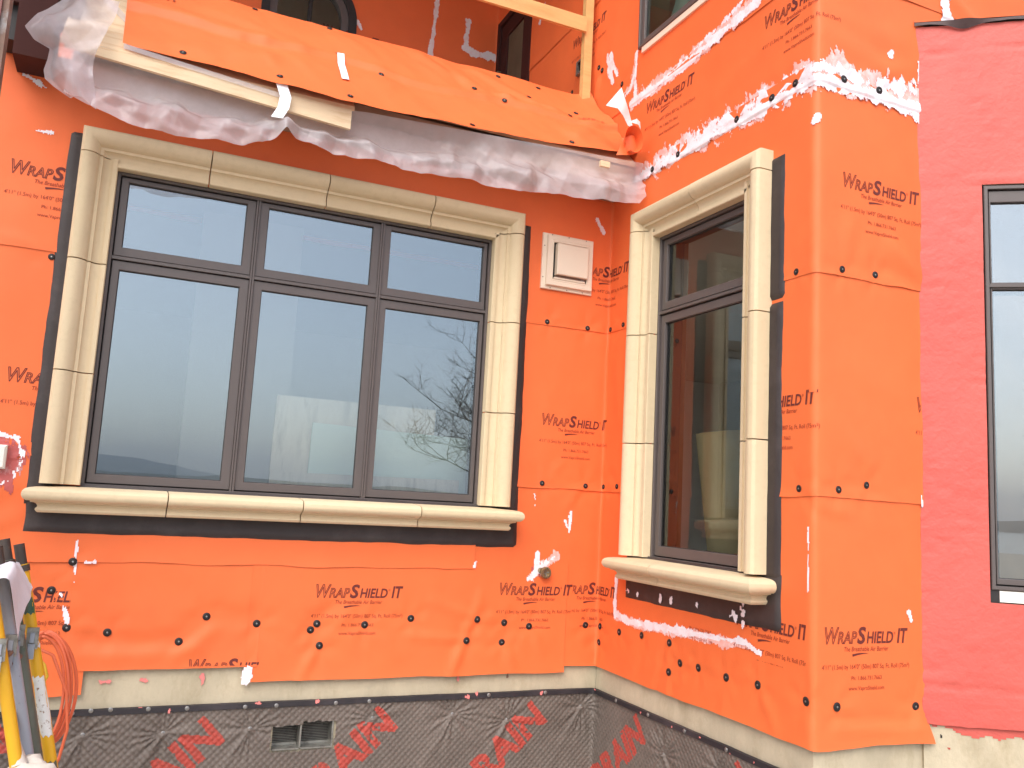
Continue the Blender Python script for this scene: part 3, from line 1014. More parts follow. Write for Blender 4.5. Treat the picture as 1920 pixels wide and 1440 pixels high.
def sill_piece(F, path, zoff, nose=.128):
    """path in plan (u,d) along the nose line; profile (b inset, z)"""
    prof = [(nose - .001, -.150), (.085, -.192), (.052, -.193), (.047, -.189), (.044, -.184), (.0445, -.179), (.049, -.175), (.050, -.170),
            (.046, -.163), (.038, -.159), (.028, -.1575), (.027, -.153), (.015, -.152), (.006, -.146), (.001, -.137), (0, -.130), (.002, -.120),
            (.009, -.112), (.02, -.1075), (.035, -.105), (nose - .001, -.0985)]
    P = [np.array(p, float) for p in path]
    n = len(P)
    nor = []
    for i in range(n - 1):
        t = P[i + 1] - P[i]
        t /= np.hypot(*t)
        nor.append(np.array([t[1], -t[0]]))
    mb = MB()
    m = len(prof)
    for i in range(n):
        k = nor[0] if i == 0 else nor[-1] if i == n - 1 else (nor[i - 1] + nor[i]) / (1 + nor[i - 1] @ nor[i])
        for b, z in prof:
            q = P[i] + k * b
            mb.v.append(tuple(F.p(q[0], z + zoff, q[1])))
    for i in range(n - 1):
        for j in range(m - 1):
            mb.f.append((i * m + j, i * m + j + 1, (i + 1) * m + j + 1, (i + 1) * m + j))
        mb.f.append((i * m + m - 1, i * m, (i + 1) * m, (i + 1) * m + m - 1))
    mb.f.append(tuple(range(m - 1, -1, -1)))
    mb.f.append(tuple((n - 1) * m + j for j in range(m)))
    return mb

def stone(mb, name, parent, k):
    j = random.Random(k)
    o = mb.build(name, M['stone'] if j.random() < .55 else M['stone_b'], parent, 28)
    bm = bmesh.new()
    bm.from_mesh(o.data)
    bmesh.ops.recalc_face_normals(bm, faces=bm.faces)
    bm.to_mesh(o.data)
    bm.free()
    o.data.polygons.foreach_set('use_smooth', [True] * len(o.data.polygons))
    o.data.set_sharp_from_angle(angle=R(28))
    n = np.array([-1.0, 0, 0]) if parent.name.startswith('stone_surround.') else np.array([0, -1.0, 0])
    o.location = Vector(tuple(n * j.uniform(-.0012, .0012)))
    return o

def stone_surround(F, u0, u1, ztop, zbot, jl, jr, jt, sill_u0, sill_u1, sj, zoff, label):
    base = F.p((u0 + u1) / 2, zbot - .1, 0)
    root = thing('stone_surround', label, 'window surround', base)
    g = .0022
    k = int(abs(u0) * 1000)
    edge = [u0] + list(jt) + [u1]
    # left post, bottom up to first joint below the corner
    zl = [zbot] + sorted(jl)
    for a, b in zip(zl[:-1], zl[1:]):
        stone(sweep_stone(F, [(u0, a + g), (u0, b - g)], PROF), 'trim_stone', root, k); k += 1
    stone(sweep_stone(F, [(u0, zl[-1] + g), (u0, ztop), (jt[0] - g, ztop)], PROF), 'trim_stone', root, k); k += 1
    for a, b in zip(jt[:-1], jt[1:]):
        stone(sweep_stone(F, [(a + g, ztop), (b - g, ztop)], PROF), 'trim_stone', root, k); k += 1
    zr = [zbot] + sorted(jr)
    stone(sweep_stone(F, [(jt[-1] + g, ztop), (u1, ztop), (u1, zr[-1] + g)], PROF), 'trim_stone', root, k); k += 1
    for a, b in zip(zr[:-1], zr[1:]):
        stone(sweep_stone(F, [(u1, b - g), (u1, a + g)], PROF), 'trim_stone', root, k); k += 1
    nose = .128
    js = [sill_u0] + list(sj) + [sill_u1]
    for i in range(len(js) - 1):
        a, b = js[i] + (g if i else 0), js[i + 1] - (g if i < len(js) - 2 else 0)
        path = [(a, nose), (b, nose)]
        if i == 0:
            path = [(a, 0.0)] + path
        if i == len(js) - 2:
            path = path + [(b, 0.0)]
        stone(sill_piece(F, path, zoff), 'sill_stone', root, k); k += 1
    return root
stone_surround(FL, -2.312, -.492, 1.236, -.094, (.314, .727, 1.136), (.316, .722, 1.133), (-1.854, -1.390, -.93), -2.356, -.450,
               (-1.885, -1.395, -.915), 0.0, 'cream cast stone surround and sill of the wide window')
stone_surround(FR, .278, 1.153, 1.250, -.270, (.209, .685, 1.156), (.192, .647, 1.173), (.731,), .238, 1.205, (.60,), -.175,
               'cream cast stone surround and sill of the narrow window')

# ------------------------------------------------------------------ windows
def window(F, name, label, u0, u1, z0, z1, cols, rows, glass, d_face=-.006, sash_w=.034, loc=None):
    root = thing(name, label, 'window', F.p((u0 + u1) / 2, z0, 0))
    fw = .011
    mb = MB()
    mb.ring(F, u0, u1, z0, z1, [(-.001, -.13), (-.001, d_face - .002), (.0015, d_face), (fw, d_face), (fw + .0012, d_face - .0015), (fw + .0012, -.13)])
    mb.build('frame', M['frame'], root)
    mb = MB()
    mb.ring(F, u0, u1, z0, z1, [(fw - .001, d_face - .028), (fw + .02, d_face - .028)])
    mb.build('frame_groove', M['frame_dark'], root)
    # mullions between columns and transoms between rows
    for a, b in zip(cols[:-1], cols[1:]):
        c = (a[1] + b[0]) / 2
        mb = MB()
        for o1, o2 in ((-.0085, -.0012), (.0004, .0085)):
            mb.box(F, c + o1, c + o2, z0 + fw + .001, z1 - fw - .001, -.12, d_face - .001, .001)
        mb.box(F, c - .022, c + .022, z0 + fw + .001, z1 - fw - .001, -.12, d_face - .030)
        mb.build('mullion', M['frame'], root)
    for a, b in zip(rows[:-1], rows[1:]):
        c = (a[1] + b[0]) / 2
        mb = MB()
        for i, cl in enumerate(cols):
            lo = u0 + fw + .001 if i == 0 else (cols[i - 1][1] + cl[0]) / 2 + .0087
            hi = u1 - fw - .001 if i == len(cols) - 1 else (cl[1] + cols[i + 1][0]) / 2 - .0087
            mb.box(F, lo, hi, c - .0065, c + .0065, -.12, d_face - .0015, .001)
        mb.build('transom', M['frame'], root)
    for i, (a, b) in enumerate(cols):
        for j, (c, e) in enumerate(rows):
            mb = MB()
            s = sash_w
            su0 = u0 + fw + .006 if i == 0 else a - s
            su1 = u1 - fw - .006 if i == len(cols) - 1 else b + s
            sz0 = z0 + fw + .006 if j == 0 else c - s
            sz1 = z1 - fw - .006 if j == len(rows) - 1 else e + s
            # each member a mitred piece of the sash ring: ring with unequal insets
            prof = [(0, -.10), (0, d_face - .012), (.0012, d_face - .0105)]
            p = []
            for k_, d in prof:
                p += [F.p(u, z, d) for (u, z) in ((su0 + k_, sz0 + k_), (su1 - k_, sz0 + k_), (su1 - k_, sz1 - k_), (su0 + k_, sz1 - k_))]
            for k_, d in ((-.0015, d_face - .0105), (0, d_face - .012), (0, d_face - .026)):
                p += [F.p(u, z, d) for (u, z) in ((a + k_, c + k_), (b - k_, c + k_), (b - k_, e - k_), (a + k_, e - k_))]
            f = []
            for k_ in range(5):
                for q in range(4):
                    r = (q + 1) % 4
                    f.append((4 * k_ + q, 4 * k_ + r, 4 * k_ + 4 + r, 4 * k_ + 4 + q))
            mb.add(p, f)
            sash = mb.build('sash', M['frame'], root)
            gk = MB()
            gk.ring(F, a, b, c, e, [(-.0003, d_face - .0215), (.0028, d_face - .0225), (.0028, d_face - .026)])
            gk.build('gasket', M['frame_dark'], sash)
            pn = MB()
            pn.add([F.p(u, z, d_face - .0255) for (u, z) in ((a - .004, c - .004), (b + .004, c - .004), (b + .004, e + .004), (a - .004, e + .004))], [(0, 1, 2, 3)])
            pn.build('pane', glass, sash)
    return root

window(FL, 'window', 'wide window of six panes in dark bronze frame set in cream stone', -2.182, -.622, -.098, 1.106,
       [(-2.139, -1.696), (-1.610, -1.170), (-1.091, -.655)], [(-.049, .726), (.814, 1.072)], M['glass'])
window(FR, 'window', 'tall narrow window of two dark panes set in cream stone', .408, 1.022, -.275, 1.120,
       [(.455, .972)], [(-.218, .730), (.823, 1.078)], M['glass_plain'])
window(FX, 'window', 'tall window with grey panes in the red coated wall', .220, 1.10, -.272, 1.136,
       [(.243, 1.06)], [(-.236, .760), (.785, 1.078)], M['glass'], d_face=.006, sash_w=.02)
window(FR, 'window', 'upstairs window at top edge above the narrow window', .207, 1.00, 2.098, 3.46,
       [(.245, .96)], [(2.135, 3.42)], M['glass_plain'], d_face=.02)
S, Z, f = grid(lines(.25, .97, .02), lines(2.14, 3.40, .02))
film = thing('window_film', 'pale green crumpled film hung inside the upstairs window', 'plastic sheet', FR.p(.6, 2.14, -.1))
obj('film_sheet', FR.p(S, Z, -.11 - .03 * ridged(S * 4 + Z * 1.5, Z * 2.2 - S, 180, 3)), f, M['greenfilm'], film, 180)
mb = MB().box(FR, .236, 1.0, 2.066, 2.094, .002, .016)
tag(mb.build('sill_flashing', M['vent'], None, loc=FR.p(.6, 2.06, 0)), 'pale strip under the upstairs window', 'flashing')

# ------------------------------------------------------------------ red coated wall
red = thing('red_wall', 'red coated wall angled out at right with rough trowelled surface', 'wall', FX.p(.6, -.72, 0))
ss = lines(0.0, 1.6, .012, (.214, 1.11))
zz = lines(-.722, 1.758, .012, (-.316, 1.142))
S, Z, f = grid(ss, zz, keep_out([(.214, 1.11, -.316, 1.142)]))
d = .004 + .004 * fbm(S * 5, Z * 4, 50, 4) + .0017 * fbm(S * 26, Z * 40, 55, 4, .6) - .0030 * np.exp(-(vnoise(S * 9 + 3 * vnoise(S * 4, Z * 7, 3), Z * 34, 57) / .035) ** 2) * np.clip(vnoise(S * 6, Z * 5, 60) * 4, 0, 1)
d -= .006 * np.exp(-((Z - 1.655 - .03 * (S - .15)) / .004) ** 2) * (S > .04)
d -= .0045 * np.exp(-((Z + .600 + .004 * fbm(S * 6, 0 * S, 5)) / .004) ** 2)
d += .006 * np.exp(-((Z - 1.165) / .007) ** 2) * np.clip((S - .14) / .08, 0, 1)
Zw = Z + np.exp(-(Z + .722) / .03) * .012 * fbm(S * 9, 0 * S, 61, 4)
obj('coated_panel', FX.p(S, Zw, d), f, M['red'], red, 180)
ss2 = lines(0, 1.6, .008)
S, Z, f = grid(ss2, lines(-.765, -.700, .006), lambda u, z: z > -.728 - .02 * (1 + 1.8 * fbm(u * 13, 0 * u, 64, 4)) )
P_, f_ = compact(FX.p(S, Z, -.0085 + .001 * fbm(S * 40, Z * 40, 3)), f)
obj('coating_overrun', P_, f_, M['red'], red, 180)
mb = MB()
for a, b, c, e in ((-.02, .214, -.715, 1.755), (1.11, 1.6, -.715, 1.755), (.214, 1.11, -.715, -.316), (.214, 1.11, 1.142, 1.755)):
    mb.box(FX, a, b, c, e, -.14, -.004)
mb.build('sheathing', M['soffit'], red)
mb = MB()
mb.box(FX, .243, 1.09, -.312, -.276, -.02, .004)
mb.build('sill_strip', M['whitebox'], red)
mb = MB()
mb.box(FX, .214, .2425, -.316, -.2725, -.05, -.002)
mb.build('sill_gap', M['frame_dark'], red)
# cap membrane: thin drooping dark edge
S, Z, f = grid(lines(-.006, 1.6, .012), np.linspace(0, 1, 9))
zz_ = 1.772 - Z * (.014 + .020 * np.exp(-((S - .165) / .05) ** 2) + .008 * fbm(S * 9, 0 * S, 66, 3))
dd = .014 + .010 * Z * np.sin(S * 25) * .2 + .012 * np.exp(-((S - .165) / .05) ** 2) * (1 - Z)
obj('cap_edge', FX.p(S, zz_ + .006 * fbm(S * 6, 0 * S, 67, 3), dd), f, M['redflash'], red, 180)
mb = MB().add([FX.p(-.006, 1.773, .0145), FX.p(1.6, 1.773, .0145), FX.p(1.6, 1.80, -2.0), FX.p(-.006, 1.80, -.004)], [(0, 1, 2, 3)])
mb.build('cap_roof', M['galv'], red)

# ------------------------------------------------------------------ concrete foundation, drainage mat, foundation vent
fnd = thing('foundation_wall', 'bare concrete foundation wall below the orange and red walls', 'wall', (-.5, .012, -1.67))
VU0, VU1, VZ0, VZ1 = -1.42, -1.172, -1.072, -.973
mb = MB()
mb.box(FL, -3.2, VU0 + .006, -1.9, -.70, -.22, -.014)
mb.box(FL, VU1 - .006, .014, -1.9, -.70, -.22, -.014)
mb.box(FL, VU0 + .006, VU1 - .006, -1.9, VZ0 + .004, -.22, -.014)
mb.box(FL, VU0 + .006, VU1 - .006, VZ1 + .02, -.70, -.22, -.014)
mb.build('left_face', M['concrete'], fnd)
mb = MB().box(FR, -.012, D - .04, -1.9, -.70, -.22, -.014)
mb.build('return_face', M['concrete'], fnd)
mb = MB().box(FF, .0145, .49, -1.9, -.70, -.22, -.014)
mb.build('corner_face', M['concrete'], fnd)
mb = MB().box(FX, .006, 1.6, -1.9, -.70, -.22, -.010)
mb.build('red_wall_base', M['concrete'], fnd)
# paint spots and form marks on the concrete
for k, (F, u, z, hu, hz, mt) in enumerate([(FL, -2.02, -.79, .03, .012, 'pinkpaint'), (FL, -1.69, -.80, .014, .03, 'pinkpaint'), (FL, -1.90, -.79, .02, .012, 'pinkpaint'),
                                    (FL, -.66, -.82, .008, .02, 'pinkpaint'), (FL, -.43, -.81, .012, .02, 'rust'), (FX, .085, -.80, .010, .006, 'mat_red'), (FX, .06, -.765, .006, .016, 'dark')]):
    ss, zz = np.arange(u - hu, u + hu, .003), np.arange(z - hz, z + hz, .003)
    S, Z, f = grid(ss, zz, lambda a, c: 1 - np.hypot((a - u) / hu, (c - z) / hz) + fbm(a * 70, c * 50, 80 + k, 3) > .45)
    if len(f):
        P_, f_ = compact(F.p(S, Z, -.0085 + 0 * S), f)
        obj('paint_splash', P_, f_, M[mt], fnd)

MATNAILS = [(-2.079, -.972), (-1.811, -.981), (-1.501, -.981), (-1.02, -.965), (-.675, -.967), (-.422, -1.003), (-.06, -.962), (.55, -1.02), (.9, -.98), (-2.4, -.98)]
dmat = thing('drainage_mat', 'grey brown dimpled drainage mat puckered on the foundation wall', 'drainage mat', (-.5, 0, -1.67))
def mat_disp(s, z):
    p = math.pi / .0190
    a, b = (s + z) / math.sqrt(2), (s - z) / math.sqrt(2)
    d = .008 + .0058 * np.abs(np.sin(a * p)) * np.abs(np.sin(b * p)) ** .6
    d = d + .004 * fbm(s * 4, z * 5, 90, 3)
    for (u, w) in MATNAILS:
        q = np.hypot(s - u, z - w)
        ang = np.arctan2(z - w, s - u)
        d = d - .008 * np.exp(-(q / .045) ** 2)
        d = d + .0032 * np.exp(-((q - .055) / .060) ** 2) * np.sin(ang * 15 + 3 * np.sin(ang * 3 + u * 9)) * np.clip(q / .02, 0, 1)
        for sg in (-1, 1):      # hanging folds falling away from each nail
            t = np.maximum(w - z, 0)
            d = d + .009 * np.exp(-((s - u - sg * t * .62) / (.010 + t * .05)) ** 2) * np.exp(-t / .11) * (z < w)
    return np.maximum(d, .0015)
def in_text(S, Z, words):
    m = np.zeros(S.shape, bool)
    for body, u, z, ang, h, st in words:
        v, f = text_mesh(body, .045, 0)
        ca, sa = math.cos(ang), math.sin(ang)
        X = ((S - u) * ca + (Z - z) * sa) / (.50 / v[:, 0].max()) + v[:, 0].max()
        Y = (-(S - u) * sa + (Z - z) * ca) / (h / .73)
        for q in f:
            for i in range(1, len(q) - 1):
                A, B, C_ = v[q[0]], v[q[i]], v[q[i + 1]]
                mn = np.minimum(np.minimum(A, B), C_)
                mxx = np.maximum(np.maximum(A, B), C_)
                c = np.nonzero((X >= mn[0]) & (X <= mxx[0]) & (Y >= mn[1]) & (Y <= mxx[1]))[0]
                if not len(c):
                    continue
                x, y = X[c], Y[c]
                e0 = (B[0] - A[0]) * (y - A[1]) - (B[1] - A[1]) * (x - A[0])
                e1 = (C_[0] - B[0]) * (y - B[1]) - (C_[1] - B[1]) * (x - B[0])
                e2 = (A[0] - C_[0]) * (y - C_[1]) - (A[1] - C_[1]) * (x - C_[0])
                ok = ((e0 >= 0) & (e1 >= 0) & (e2 >= 0)) | ((e0 <= 0) & (e1 <= 0) & (e2 <= 0))
                m[c[ok]] = True
    return m
def low_raw_out(s):
    return low_raw(s)
WA = R(42)
WORDS = [('DRAIN', e, zz_, WA, .120, 1.0) for e, zz_ in ((-2.27, -1.00), (-1.592, -1.012), (-.918, -1.000), (-.236, -1.010), (.425, -1.000), (1.09, -1.0))]
ss, zz = lines(-2.9, D - .02, .0042), lines(-1.26, -.900, .0042)
def mat_keep(u, z):
    w = .004 * fbm(u * 40, z * 40, 12, 3)
    return ~((u > VU0 + w) & (u < VU1 + w) & (z > VZ0 + w) & (z < VZ1 + w - .004 + .012 * (u > -1.30)))
S, Z, f = grid(ss, zz, mat_keep)
P_ = path_map(low_raw, S, Z, mat_disp(S, Z) - .012, .02)
fc = np.asarray(f)
cs, cz = S[fc].mean(1), Z[fc].mean(1)
idx = in_text(cs, cz, WORDS) & (fbm(cs * 60, cz * 60, 77, 2) > -.42)
P_, f_ = compact(P_, f)
obj('dimple_sheet', P_, f_, None, dmat, 180, mats=[M['mat'], M['mat_red']], idx=idx.astype(int))
ss, zz = lines(-2.9, D - .02, .04), lines(-1.70, -1.2585, .04)
S, Z, f = grid(ss, zz)
obj('lower_sheet', path_map(low_raw, S, Z, .004 + 0 * S - .012, .02), f, M['mat'], dmat, 180)
# termination bar
ss = lines(-2.9, D - .02, .02)
S, Z, f = grid(ss, np.array([-1, -.75, .75, 1.0]))
zc = -.893 + .004 * fbm(S * 3, 0 * S, 15, 3)
P_ = path_map(low_raw, S, zc + Z * .0125 + .001 * fbm(S * 20, Z, 16), np.where(np.abs(Z) < .9, .006, -.004) + .0015 * fbm(S * 6, 0 * S, 4, 2), .02)
bar = obj('termination_bar', P_, f, M['strip'], dmat, 30)
ME_NAIL = lathe_mesh('nail_head', [(.0085, 0), (.0085, .001), (.0075, .0018), (.004, .0020), (.0035, .0035), (.0018, .0035)], M['screw'], 10)
for s, z in [(-2.121, -.893), (-2.061, -.887), (-1.997, -.886), (-1.871, -.889), (-1.737, -.893), (-1.528, -.897), (-1.411, -.897), (-1.179, -.897), (-1.043, -.896), (-2.35, -.893), (-2.5, -.89), (-.52, -.892), (-.25, -.892), (.2, -.893), (.45, -.893), (.7, -.893), (.95, -.893)]:
    p = path_map(low_raw, np.array([s]), np.array([z]), np.array([.0065]))[0]
    o = bpy.data.objects.new('nail_head', ME_NAIL)
    COL.objects.link(o)
    o.parent = bar
    o.location = Vector(p) - world_off(bar)
    o.rotation_euler = rot_to((0, -1, 0) if s < 0 else (-1, 0, 0))
for s, z in MATNAILS:
    d = float(mat_disp(np.array([s]), np.array([z]))[0]) - .012
    p = path_map(low_raw, np.array([s]), np.array([z]), np.array([d + .001]))[0]
    inst('nail_head', ME_NAIL, dmat, p, rot_to((0, -1, 0) if s < 0 else (-1, 0, 0)))
for k, (s, z, hu, hz) in enumerate([(-1.485, -.884, .018, .008), (-1.255, -.886, .012, .010), (-1.80, -.900, .008, .010), (-.62, -.893, .014, .012), (-.575, -.885, .012, .014), (-.27, -.892, .010, .012),
                                    (-1.90, -.882, .02, .004), (.02, -.884, .012, .005), (.40, -.896, .006, .006), (.62, -.898, .006, .005), (.80, -.889, .008, .006), (.98, -.9, .012, .005), (1.1, -.893, .007, .007)]):
    ss_, zz_ = np.arange(s - hu, s + hu, .0025), np.arange(z - hz, z + hz, .0025)
    S, Z, f = grid(ss_, zz_, lambda a, c: 1 - np.hypot((a - s) / hu, (c - z) / hz) + fbm(a * 90, c * 90, 100 + k, 3) > .4)
    if len(f):
        P_, f_ = compact(path_map(low_raw, S, Z, .0085 + 0 * S, .02), f)
        obj('paint_splash', P_, f_, M['pinkpaint'], bar)

fv = thing('foundation_vent', 'small two bay metal vent set in the grey drainage mat', 'vent', FL.p(-1.296, -1.07, 0))
mb = MB()
mb.box(FL, VU0 + .0065, VU1 - .0065, VZ0 + .0045, VZ1 + .018, -.075, -.070)
mb.build('mesh_screen', M['mesh'], fv)
mb = MB()
mb.box(FL, -1.310, -1.304, VZ0 + .010, VZ1 + .012, -.069, -.006)
mb.build('divider', M['galv'], fv)
mb = MB()
mb.box(FL, VU0 + .0065, -1.3105, VZ0 + .0045, VZ0 + .010, -.069, -.004)
mb.box(FL, -1.3035, VU1 - .0065, VZ0 + .0045, VZ0 + .010, -.069, -.004)
mb.box(FL, VU0 + .0065, -1.3105, VZ0 + .0105, VZ0 + .020, -.069, -.055)
mb.box(FL, -1.3035, VU1 - .0065, VZ0 + .0105, VZ0 + .020, -.069, -.055)
mb.build('sill_plate', M['galv'], fv)
mb = MB()
mb.box(FL, VU1 - .0125, VU1 - .0065, VZ0 + .0105, VZ1 + .012, -.069, -.006)
mb.build('side_plate', M['galv'], fv)
mb = MB()
for k in range(14):
    z = VZ0 + .022 + k * .0062
    mb.box(FL, VU0 + .008, -1.311, z, z + .0012, -.0695, -.066)
    mb.box(FL, -1.303, VU1 - .013, z, z + .0012, -.0695, -.066)
mb.build('mesh_wire', M['galv'], fv)['kind'] = 'stuff'

# ------------------------------------------------------------------ wall vent hood between the windows
vh = thing('vent_hood', 'square beige exhaust vent hood between the two windows', 'vent', FL.p(-.243, .917, 0))
MB().box(FL, -.377, -.110, .917, 1.183, .006, .018, .002).build('flange', M['vent'], vh)
mb = MB()
mb.ring(FL, -.357, -.117, .933, 1.172, [(0, .0185), (.001, .031), (.003, .033), (.020, .033), (.021, .0315), (.023, .0315), (.024, .033), (.030, .033), (.0315, .031), (.0315, .0185)])
mb.build('raised_frame', M['vent'], vh)
MB().add([FL.p(u, z, .0188) for (u, z) in ((-.33, .962), (-.146, .962), (-.146, 1.142), (-.33, 1.142))], [(0, 1, 2, 3)]).build('cavity', M['dark'], vh)
mb = MB()
v = []
for d, (u0, u1, z0, z1) in ((.0195, (-.312, -.150, .985, 1.134)), (.047, (-.312, -.150, .985, 1.134)), (.050, (-.309, -.153, .988, 1.131))):
    v += [FL.p(u, z, d) for (u, z) in ((u0, z0), (u1, z0), (u1, z1), (u0, z1))]
fcs = [(8, 9, 10, 11)]
for k in (0, 4):
    for i in range(4):
        j = (i + 1) % 4
        fcs.append((k + i, k + j, k + 4 + j, k + 4 + i))
mb.add(v, fcs)
mb.build('hood_cover', M['vent'], vh)
MB().box(FL, -.308, -.154, .972, .983, .0195, .034, .001).build('flap', M['rust'], vh)
MB().box(FL, -.318, -.156, .9655, .9745, .0195, .0345, .001).build('bottom_lip', M['vent'], vh)
ME_SM = lathe_mesh('vent_screw', [(.0028, 0), (.0028, .0008), (.0014, .0012)], M['rust'], 8)
for u, z in ((-.33, 1.178), (-.243, 1.178), (-.15, 1.178), (-.33, .924), (-.243, .924), (-.16, .924), (-.368, 1.12), (-.370, .97), (-.1135, 1.10), (-.1135, .99)):
    inst('screw', ME_SM, vh, FL.p(u, z, .0182), rot_to((0, -1, 0)))

# ------------------------------------------------------------------ small wall items
hb = thing('hose_bib', 'small brass pipe stub poking from smeared hole below wide window', 'pipe', FL.p(-.296, -.366, 0))
mb = MB()
mb.tube([FL.p(-.306, -.364, -.02), FL.p(-.306, -.364, .028)], .012, 12)
mb.build('stub_pipe', M['brass'], hb, 40)
mb = MB()
c = FL.p(-.288, -.371, .012)
BR = 1.3
prof = [(.020, .012), (.021, .020), (.018, .027), (.012, .027), (.011, .020), (.004, .019)]
v, f = [], []
for r, d in prof:
    for k in range(14):
        a = 2 * math.pi * k / 14
        v.append(FL.p(-.285 + BR * r * math.cos(a), -.373 + BR * r * math.sin(a), d + .006))
for i in range(len(prof) - 1):
    for k in range(14):
        j = (k + 1) % 14
        f.append((i * 14 + k, i * 14 + j, (i + 1) * 14 + j, (i + 1) * 14 + k))
f.append(tuple(5 * 14 + k for k in range(14)))
mb.add(v, f)
mb.build('coupling', M['brass'], hb, 40)
mb = MB()
for k in range(5):
    a = k * 1.2566
    mb.tube([FL.p(-.288 + .004 * math.cos(a), -.371 + .004 * math.sin(a), .026), FL.p(-.288 + .017 * math.cos(a), -.371 + .017 * math.sin(a), .028)], .0022, 5)
mb.build('spoke', M['galv'], hb, 40)

jb = thing('junction_box', 'white box in a red sealant patch left of the wide window', 'electrical box', FL.p(-2.46, -.05, 0))
MB().box(FL, -2.53, -2.425, -.050, .034, .006, .034, .004).build('box_body', M['whitebox'], jb)
MB().box(FL, -2.526, -2.429, -.046, .030, .0345, .038, .003).build('cover_plate', M['whitebox'], jb)
ob = thing('outlet_box', 'small grey electrical box on the orange upstairs wall', 'electrical box', FR.p(-.30, 2.25, 0))
MB().ring(FR, -.425, -.285, 2.245, 2.325, [(0, .004), (0, .022), (.012, .022), (.012, .010)]).build('box_rim', M['galv'], ob)
MB().box(FR, -.412, -.298, 2.258, 2.312, .006, .0105).build('box_back', M['dark'], ob)
MB().box(FR, -.37, -.345, 2.275, 2.295, .0108, .016, .002).build('outlet', M['greysteel'], ob)

# ------------------------------------------------------------------ balcony: deck, fascia, orange drape, polythene
def roof_z(y):
    return 1.46 + 1.05 * (y + .29)

bal = thing('balcony', 'sloping timber bay roof and balcony floor above the wide window', 'balcony', (-1.2, -.1, 1.38))
def prism(name, x0, x1, yz, mat):
    n = len(yz)
    v = [(x0, y, z) for y, z in yz] + [(x1, y, z) for y, z in yz]
    f = [tuple(range(n - 1, -1, -1)), tuple(range(n, 2 * n))] + [(i, (i + 1) % n, n + (i + 1) % n, n + i) for i in range(n)]
    return obj(name, v, f, mat, bal)
prism('roof_deck', -2.40, -1.36, [(-.292, roof_z(-.292) - .032), (.30, roof_z(.30) - .032), (.30, roof_z(.30) - .014), (-.292, roof_z(-.292) - .014)], M['ply'])
prism('roof_deck', -1.36, -.014, [(-.215, roof_z(-.215) - .032), (.30, roof_z(.30) - .032), (.30, roof_z(.30) - .014), (-.215, roof_z(-.215) - .014)], M['ply'])
MB().wbox(-2.4, -.014, .305, 1.65, 1.94, 2.03).build('balcony_floor', M['soffit'], bal)
mb = MB()
mb.wbox(-2.36, -.014, -.235, -.022, 1.395, 1.410)
mb.build('soffit_board', M['soffit'], bal)
x0, x1 = -2.385, -1.372
mb = MB()
v = [(x0, -.301, 1.414), (x1, -.301, 1.345), (x1, -.301, 1.425), (x0, -.301, 1.432), (x0, -.284, 1.414), (x1, -.284, 1.345), (x1, -.284, 1.425), (x0, -.284, 1.432)]
mb.add(v, [(0, 1, 2, 3), (7, 6, 5, 4), (0, 4, 5, 1), (1, 5, 6, 2), (2, 6, 7, 3), (3, 7, 4, 0)])
mb.build('plywood_fascia', M['ply'], bal)
MB().wbox(-2.36, -.03, -.225, -.21, 1.411, 1.49).build('rim_board', M['soffit'], bal)
MB().wbox(-.252, -.205, -.312, -.296, 1.432, 1.458).build('board_end', M['ply'], bal)

drape = thing('orange_drape', 'loose orange wrap sheet laid over the sloping bay roof', 'wrap sheet', (-1.2, -.28, 1.45))
bx = np.array([-2.212, -2.163, -1.427, -1.114, -.767, -.287, -.018])
by = np.array([-.280, -.292, -.330, -.320, -.288, -.245, -.200])
NRM = np.array([0, -.724, .690])
def drape_pt(X, T):
    """T 0..1: bottom edge to the seam of the two widths, 1..2: seam to top edge"""
    y0 = np.interp(X, bx, by)
    t1, t2 = np.clip(T, 0, 1), np.clip(T - 1, 0, 1)
    y = y0 + (0.004 - y0) * t1 + .276 * t2
    Xo = X - (X < -1.9) * (X + 1.9) * -.18 * (y + .29)
    z = roof_z(y)
    w = .008 + .020 * fbm(X * 2.0, T * 1.0, 120, 4) + .005 * fbm((X + T * .22) * 10, T * 1.1, 123, 3)
    w = w + .020 * np.exp(-((T - .98 - .05 * np.sin(X * 8)) / .055) ** 2) * (0.6 + vnoise(X * 6, 0 * X, 9))
    w = w - .006 * np.exp(-((T - .86 - .05 * np.sin(X * 8)) / .05) ** 2)
    for xc, tc_, hw in ((-.585, 1.13, .045), (-.35, 1.10, .085)):
        w = w + .026 * np.exp(-((X - xc) / hw) ** 2) * np.exp(-((T - tc_ + .3 * (X - xc)) / .075) ** 2)
    for xa, ta, xb, tb, h_, wd in ((-2.1, 1.2, -1.70, .96, .013, .030), (-2.2, 1.05, -1.8, .85, .010, .025), (-1.55, 1.0, -1.9, 1.5, .008, .05), (-.7, 1.2, -.95, 1.8, .014, .05), (-.45, 1.2, -.68, 1.8, .014, .04),
                                   (-1.2, 1.15, -1.35, 1.7, .008, .06), (-.3, .4, -.12, 1.0, .016, .05), (-2.15, .15, -1.7, .5, .010, .05), (-.8, 1.3, -.9, 1.9, -.01, .03), (-1.8, .55, -1.2, .7, .007, .05)):
        q, t = seg_dist(X, T * .30, (xa, ta * .30, xb, tb * .30))
        w = w + h_ * np.exp(-(q / wd) ** 2)
    w = w + .018 * np.clip((X + .10) / .09, 0, 1) * (1 + .6 * np.sin(T * 7))
    w = w + .012 * np.exp(-T / .12) * (.6 + fbm(X * 4, 0 * X, 99, 3))
    w = np.maximum(w, -.004)
    return np.stack([Xo, y, z], -1) + w[..., None] * NRM
xs, ts = lines(-2.205, -.012, .013), lines(0, 2, .035)
X, T, f = grid(xs, ts)
